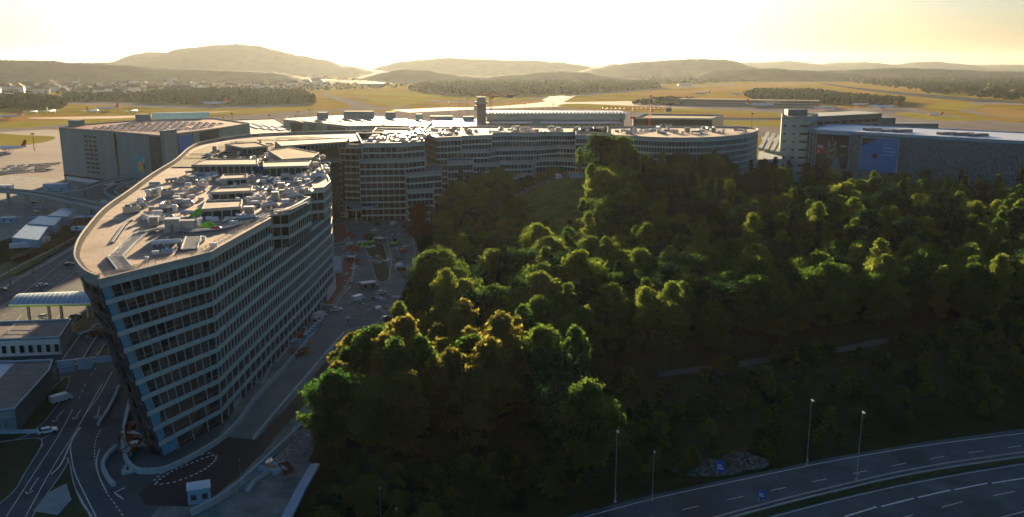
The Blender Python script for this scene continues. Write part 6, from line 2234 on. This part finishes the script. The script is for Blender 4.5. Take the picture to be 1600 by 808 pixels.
def crown_mesh(seed, H, rx, base, nl, shape, leaf=0.42):
    """leaf faces over many uneven lobes filling the crown's volume"""
    R = random.Random(seed)
    lobes = []
    nlobe = 64
    for i in range(nlobe):
        t = (i + .5) / nlobe
        z = base + (H - base) * (t ** .8)
        u = (z - base) / (H - base)
        if shape == 'round':
            rr = rx * math.sqrt(max(0.02, 1 - (2 * u - .85) ** 2 * .8)) * (1 if u < .8 else .85)
        elif shape == 'oval':
            rr = rx * math.sin(math.pi * min(1, .12 + u * .86)) ** .7
        elif shape == 'cone':
            rr = rx * (1.02 - u) ** .9
        elif shape == 'flat':
            rr = rx * (.55 + .45 * math.sin(math.pi * u))
        else:
            rr = rx
        a = i * 2.39996 + R.uniform(-.5, .5)
        d = rr * R.choice([.95, .8, .6, .3]) * R.uniform(.8, 1.08) - .6
        s = {'cone': .22, 'oval': .27}.get(shape, .235) * rx * R.choice([.55, .8, 1.0, 1.3])
        s = max(.7, min(s, rr * .8 + .3))
        lobes.append((d * math.cos(a), d * math.sin(a), min(z + R.uniform(-.6, .6), H - s * .6), s))
    tot = sum(l[3] ** 2 for l in lobes)
    vs, fs = [], []
    for (x, y, z, s) in lobes:
        n = int(nl * s * s / tot)
        sq = R.uniform(.65, .95)
        for k in range(n):
            w = R.uniform(-0.75, 1)
            a = R.uniform(0, 6.2832)
            q = math.sqrt(max(0, 1 - w * w))
            nx_, ny_, nz_ = q * math.cos(a), q * math.sin(a), w
            r = s * (R.uniform(.55, 1.18) + .75 * noise.noise(Vector((x + nx_ * 2.3 + seed, y + ny_ * 2.3, z + nz_ * 2.3))) + (R.random() < .06) * R.uniform(.1, .5))
            c = Vector((x + nx_ * r, y + ny_ * r, z + nz_ * r * sq))
            nn = Vector((nx_ + R.uniform(-.75, .75), ny_ + R.uniform(-.75, .75), nz_ + R.uniform(-.5, .9)))
            if nn.length < .05:
                nn = Vector((0, 0, 1))
            nn.normalize()
            t1 = nn.cross(Vector((R.uniform(-1, 1), R.uniform(-1, 1), R.uniform(-1, 1))))
            t1.normalize()
            t2 = nn.cross(t1)
            g = leaf * R.uniform(.6, 1.35)
            b = len(vs)
            vs += [tuple(c + t1 * g), tuple(c + t2 * g * .6), tuple(c - t1 * g), tuple(c - t2 * g * .6)]
            fs.append((b, b + 1, b + 2, b + 3))
    me = bpy.data.meshes.new('crown')
    me.from_pydata(vs, [], fs)
    me.update()
    return me, lobes

def trunk_mesh(seed, H, base, lobes, r):
    R = random.Random(seed)
    mb = MB()
    p = Vector((0, 0, -1.0))
    n = 6
    top = base + (H - base) * .75
    pts = [Vector((R.uniform(-.25, .25) * k / 2, R.uniform(-.25, .25) * k / 2, -1 + (top + 1) * k / n)) for k in range(n + 1)]
    for k in range(n):
        mb.tube(pts[k], pts[k + 1], r * (1.15 - k / n), r * (1.15 - (k + 1) / n), n=7)
    for (x, y, z, s) in lobes[::4]:
        f = max(.15, min(.9, (z - 2.5) / top))
        a = Vector((pts[0].x, pts[0].y, max(base * .5, z - 3.5)))
        mb.tube(a, (x * .9, y * .9, z), r * .38 * (1.1 - f * .6), .05, n=5)
    return mb

TREES = {}
def proto(key, seed, H, rx, base, nl, shape, m, leaf=.34, r=.32, name='broadleaf_tree'):
    t = thing(name, 'x', 'tree')
    me, lobes = crown_mesh(seed, H, rx, base, nl, shape, leaf)
    me.materials.append(m)
    c = bpy.data.objects.new('crown', me)
    COL.objects.link(c)
    c.parent = t
    trunk_mesh(seed, H, base, lobes, r).build('trunk', M['wood'], t, local=True)
    TREES.setdefault(key, []).append([t, False])
    return t
proto('round', 1, 17, 7.2, 4, 14000, 'round', M['leaf'])
proto('round', 2, 19, 6.8, 4, 14000, 'round', M['leaf'])
proto('round', 3, 16, 7.4, 4, 13000, 'flat', M['leafdark'])
proto('round', 4, 18, 6.6, 4, 13000, 'round', M['leafpale'])
proto('birch', 5, 20, 4.2, 4, 6500, 'oval', M['leafpale'], .3, .2, name='birch_tree')
proto('birch', 6, 18, 3.8, 4, 6000, 'oval', M['leaf'], .36, .2, name='birch_tree')
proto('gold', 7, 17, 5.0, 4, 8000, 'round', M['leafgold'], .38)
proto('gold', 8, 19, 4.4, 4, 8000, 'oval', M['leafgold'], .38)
proto('pine', 9, 19, 4.6, 7, 6000, 'flat', M['needle'], .34, .28, name='pine_tree')
proto('pine', 10, 21, 4.2, 5, 6500, 'cone', M['needle'], .34, .28, name='pine_tree')
proto('red', 12, 18, 7.0, 3, 9000, 'round', M['leafred'], .42)
proto('cypress', 13, 12, 1.9, 1, 3000, 'cone', M['leafred'], .28, .15, name='conical_tree')
proto('small', 14, 6, 2.8, 1.2, 2600, 'round', M['leafdark'], .34, .12, name='young_tree')
proto('bush', 16, 5, 2.8, .4, 2400, 'round', M['leaf'], .3, .1, name='bush')
proto('bush', 17, 4.5, 2.6, .4, 2400, 'flat', M['leafdark'], .3, .1, name='bush')
proto('small', 15, 7, 2.4, 1.5, 2600, 'oval', M['leaf'], .34, .12, name='young_tree')

def plant(key, x, y, s, label, group=None, R=random, z=None, which=None):
    L = TREES[key]
    e = L[which if which is not None else R.randrange(len(L))]
    zz = terrain(x, y) - .2 if z is None else z
    rot = R.uniform(0, 6.28)
    if not e[1]:
        e[1] = True
        t = e[0]
        t.location = (x, y, zz)
        t.rotation_euler = (0, 0, rot)
        t.scale = (s, s, s)
        t['label'] = label
        if group:
            t['group'] = group
        return t
    t = dup(e[0], (x, y, zz), rot, label, group, s)
    if group is None and 'group' in t:
        del t['group']
    return t

CLEAR = [(-6, 512), (10, 530), (45, 520), (58, 500), (56, 482), (42, 446), (32, 408), (29, 366), (10, 362), (6, 395), (1, 430), (-5, 470)]
def inside(p, poly):
    c = False
    j = len(poly) - 1
    for i in range(len(poly)):
        if (poly[i][1] > p[1]) != (poly[j][1] > p[1]) and p[0] < (poly[j][0] - poly[i][0]) * (p[1] - poly[i][1]) / (poly[j][1] - poly[i][1]) + poly[i][0]:
            c = not c
        j = i
    return c
GPATH = [(18, 224), (25, 227.5), (36.4, 232.6), (62, 240.6), (81.5, 249.2), (106, 258.4), (124.6, 267), (172, 279), (240, 290)]
def path_y(x):
    return interp(GPATH, x) if x > 18 else 172 + 20 * smooth(-10, 18, x)
HW = [(-30, 138), (11.6, 158.1), (29.6, 166.8), (49.1, 174.6), (73.7, 184.5), (100, 193.2), (127.4, 200.7), (170, 210), (240, 222)]
def hw_y(x):
    return interp(HW, x)
# single trees the photograph shows by themselves
special = []
def solo(key, x, y, s, label, z=None, which=None):
    special.append((x, y, 6 * s))
    return plant(key, x, y, s, label, None, random.Random(int(x * 7 + y)), z, which)
solo('red', -47, 432, 1.15, 'big reddish brown tree at the corner of the wood beside the building site')
solo('round', 52, 498, 1.5, 'tall dark round tree towering over the hilltop platform', which=2)
solo('round', 64, 506, 1.3, 'second tall dark tree right behind the towering round one', which=0)
solo('round', 100, 512, 1.15, 'broad dark tree in front of the curved blue glazed wing', which=2)
solo('round', 116, 508, 1.1, 'broad dark tree covering the lower floors of the curved wing towards its rounded end', which=0)
solo('birch', 39.5, 503, .85, 'slim yellow green tree left of the tall dark tree on the hilltop', which=0)
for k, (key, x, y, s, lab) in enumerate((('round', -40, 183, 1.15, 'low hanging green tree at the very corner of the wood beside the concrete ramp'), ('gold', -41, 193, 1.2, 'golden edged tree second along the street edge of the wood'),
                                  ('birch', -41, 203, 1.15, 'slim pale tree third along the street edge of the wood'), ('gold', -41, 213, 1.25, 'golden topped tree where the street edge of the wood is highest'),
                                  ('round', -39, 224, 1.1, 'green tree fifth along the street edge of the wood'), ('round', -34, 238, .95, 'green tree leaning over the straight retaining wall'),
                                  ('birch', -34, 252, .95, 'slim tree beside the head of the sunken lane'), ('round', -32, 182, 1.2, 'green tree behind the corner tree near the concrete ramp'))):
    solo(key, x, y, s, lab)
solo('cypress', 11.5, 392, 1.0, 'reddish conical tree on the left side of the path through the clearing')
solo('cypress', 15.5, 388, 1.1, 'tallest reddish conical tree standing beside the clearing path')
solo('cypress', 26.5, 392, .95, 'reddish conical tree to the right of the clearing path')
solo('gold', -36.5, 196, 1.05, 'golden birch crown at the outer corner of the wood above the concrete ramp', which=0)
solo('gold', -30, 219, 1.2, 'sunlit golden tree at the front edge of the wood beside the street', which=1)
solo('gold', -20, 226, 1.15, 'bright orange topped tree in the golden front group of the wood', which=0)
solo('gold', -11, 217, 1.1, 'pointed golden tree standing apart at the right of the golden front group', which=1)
for k, (x, y, s) in enumerate([(-2, 520, .55), (4, 528, .6), (10, 522, .6), (17, 528, .62), (24, 521, .6), (30, 529, .6)]):
    solo('round', x, y, s, ['first', 'second', 'third', 'fourth', 'fifth', 'sixth'][k] + ' small tree from the left in the row before the terraced building', which=k % 2)

R = random.Random(77)
cells = []
dx, dy = 10.9, 9.9
j = 0
y = 172.0
while y < 545:
    x = -38.0 + (dx / 2 if j % 2 else 0)
    while x < 340:
        px, py = x + R.uniform(-3.4, 3.4), y + R.uniform(-3.4, 3.4)
        cells.append((px, py))
        x += dx
    y += dy
    j += 1
names = dict(round='broadleaf tree', birch='slim birch like tree', pine='dark pine', gold='golden tree', small='young tree')
cnt = 0
nr = 0
for (x, y) in cells:
    if x > (y * .62 + 8) or x < -38 or (y > 232 and x < -34) or (255 < y < 400 and x < -31):
        continue
    if inside((x, y), CLEAR) or y > 536:
        continue
    if y > 515 and -10 < x < 40:
        continue
    if any((x - a) ** 2 + (y - b) ** 2 < c * c * .8 for a, b, c in special):
        continue
    if x > 150 + (y - 380) * -0.2 and y > 470 and R.random() < .4:
        continue
    py_ = path_y(x)
    if y < py_ + 5:
        # slope between the gravel path and the motorway: low growth
        if y < hw_y(x) + 7 or abs(y - py_) < 5.5:
            continue
        if x > 18:
            s = R.uniform(.6, 1.1)
            if y > py_ - 14:
                s *= .6
            plant('small', x, y, s, 'low young tree on the dark slope between the gravel track and the motorway', 'young trees on the slope above the motorway', R)
            for _q in range(2):
                plant('small', x + R.uniform(-5, 5), max(hw_y(x) + 5, y + (R.uniform(-5, 5) if y < py_ - 12 else -R.uniform(2, 6))), s * R.uniform(.5, .9), 'low young tree on the dark slope between the gravel track and the motorway', 'young trees on the slope above the motorway', R)
            continue
        if y < 174:
            continue
    q = noise.noise(Vector((x * .02, y * .02, 3)))
    u = R.random()
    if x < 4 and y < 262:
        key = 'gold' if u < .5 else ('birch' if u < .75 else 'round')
    elif x < 0 and y > 380:
        key = 'gold' if u < .10 else 'round'
    elif x > 60 and y > 330:
        key = 'pine' if u < .38 + q else ('birch' if u < .62 else 'round')
    else:
        key = 'birch' if u < .2 + q * .3 else ('pine' if u > .93 else 'round')
    if key == 'round' and nr > 292:
        key = 'birch' if R.random() < .6 else 'pine'
    nr += key == 'round'
    s = R.uniform(.85, 1.35)
    if x < 40 and 340 < y < 400:
        s *= .8
    if y > 420 and x > 60:
        s *= .78
    if y < 215 and x < 30:
        s = R.uniform(1.15, 1.4)
    zone = 'in the part of the wood beside the building site' if x < -5 else ('in the wood on the hilltop' if y > 400 else 'in the dense wood on the slope of the hill')
    plant(key, x, y, s, names[key] + ' ' + zone, names[key] + 's ' + zone, R)
    cnt += 1
for k in range(215):
    x, y = R.uniform(-38, 40), R.uniform(150, 182)
    if y < hw_y(x) + 7 or x < -40 + (182 - y) * .1:
        continue
    plant('bush', x, y, R.uniform(.4, 1.1), 'low bush on the dark grass below the front edge of the wood', 'bushes below the wood', R)
for (x, y) in ((33, 177.5), (37, 180.5), (42, 181), (47, 183), (51, 184), (56, 186.5), (38, 176.5), (48, 179.5), (60, 186), (29, 176)):
    plant('bush', x, y, R.uniform(.25, .6), 'small bush growing on the stony bank by the motorway', 'bushes on the stony bank', R)
# shrubs along the near edge of the gravel track break its outline
for k in range(70):
    x = 20 + k * 2.6 + R.uniform(-1, 1)
    if noise.noise(Vector((x * .05, 5, 1))) < -.05:
        continue
    plant('bush', x, path_y(x) - R.uniform(2.6, 5), R.uniform(.7, 1.3), 'low bush hugging the near edge of the gravel track', 'bushes along the gravel track', R)
# prototypes that found no place are removed
for L in TREES.values():
    for e in L:
        if not e[1]:
            for c in list(e[0].children):
                bpy.data.objects.remove(c)
            bpy.data.objects.remove(e[0])
print('TREES', cnt, nr)

for o in list(bpy.data.objects):
    if o.get('label') == 'x':
        for c in list(o.children):
            for d in list(c.children):
                bpy.data.objects.remove(d)
            bpy.data.objects.remove(c)
        bpy.data.objects.remove(o)
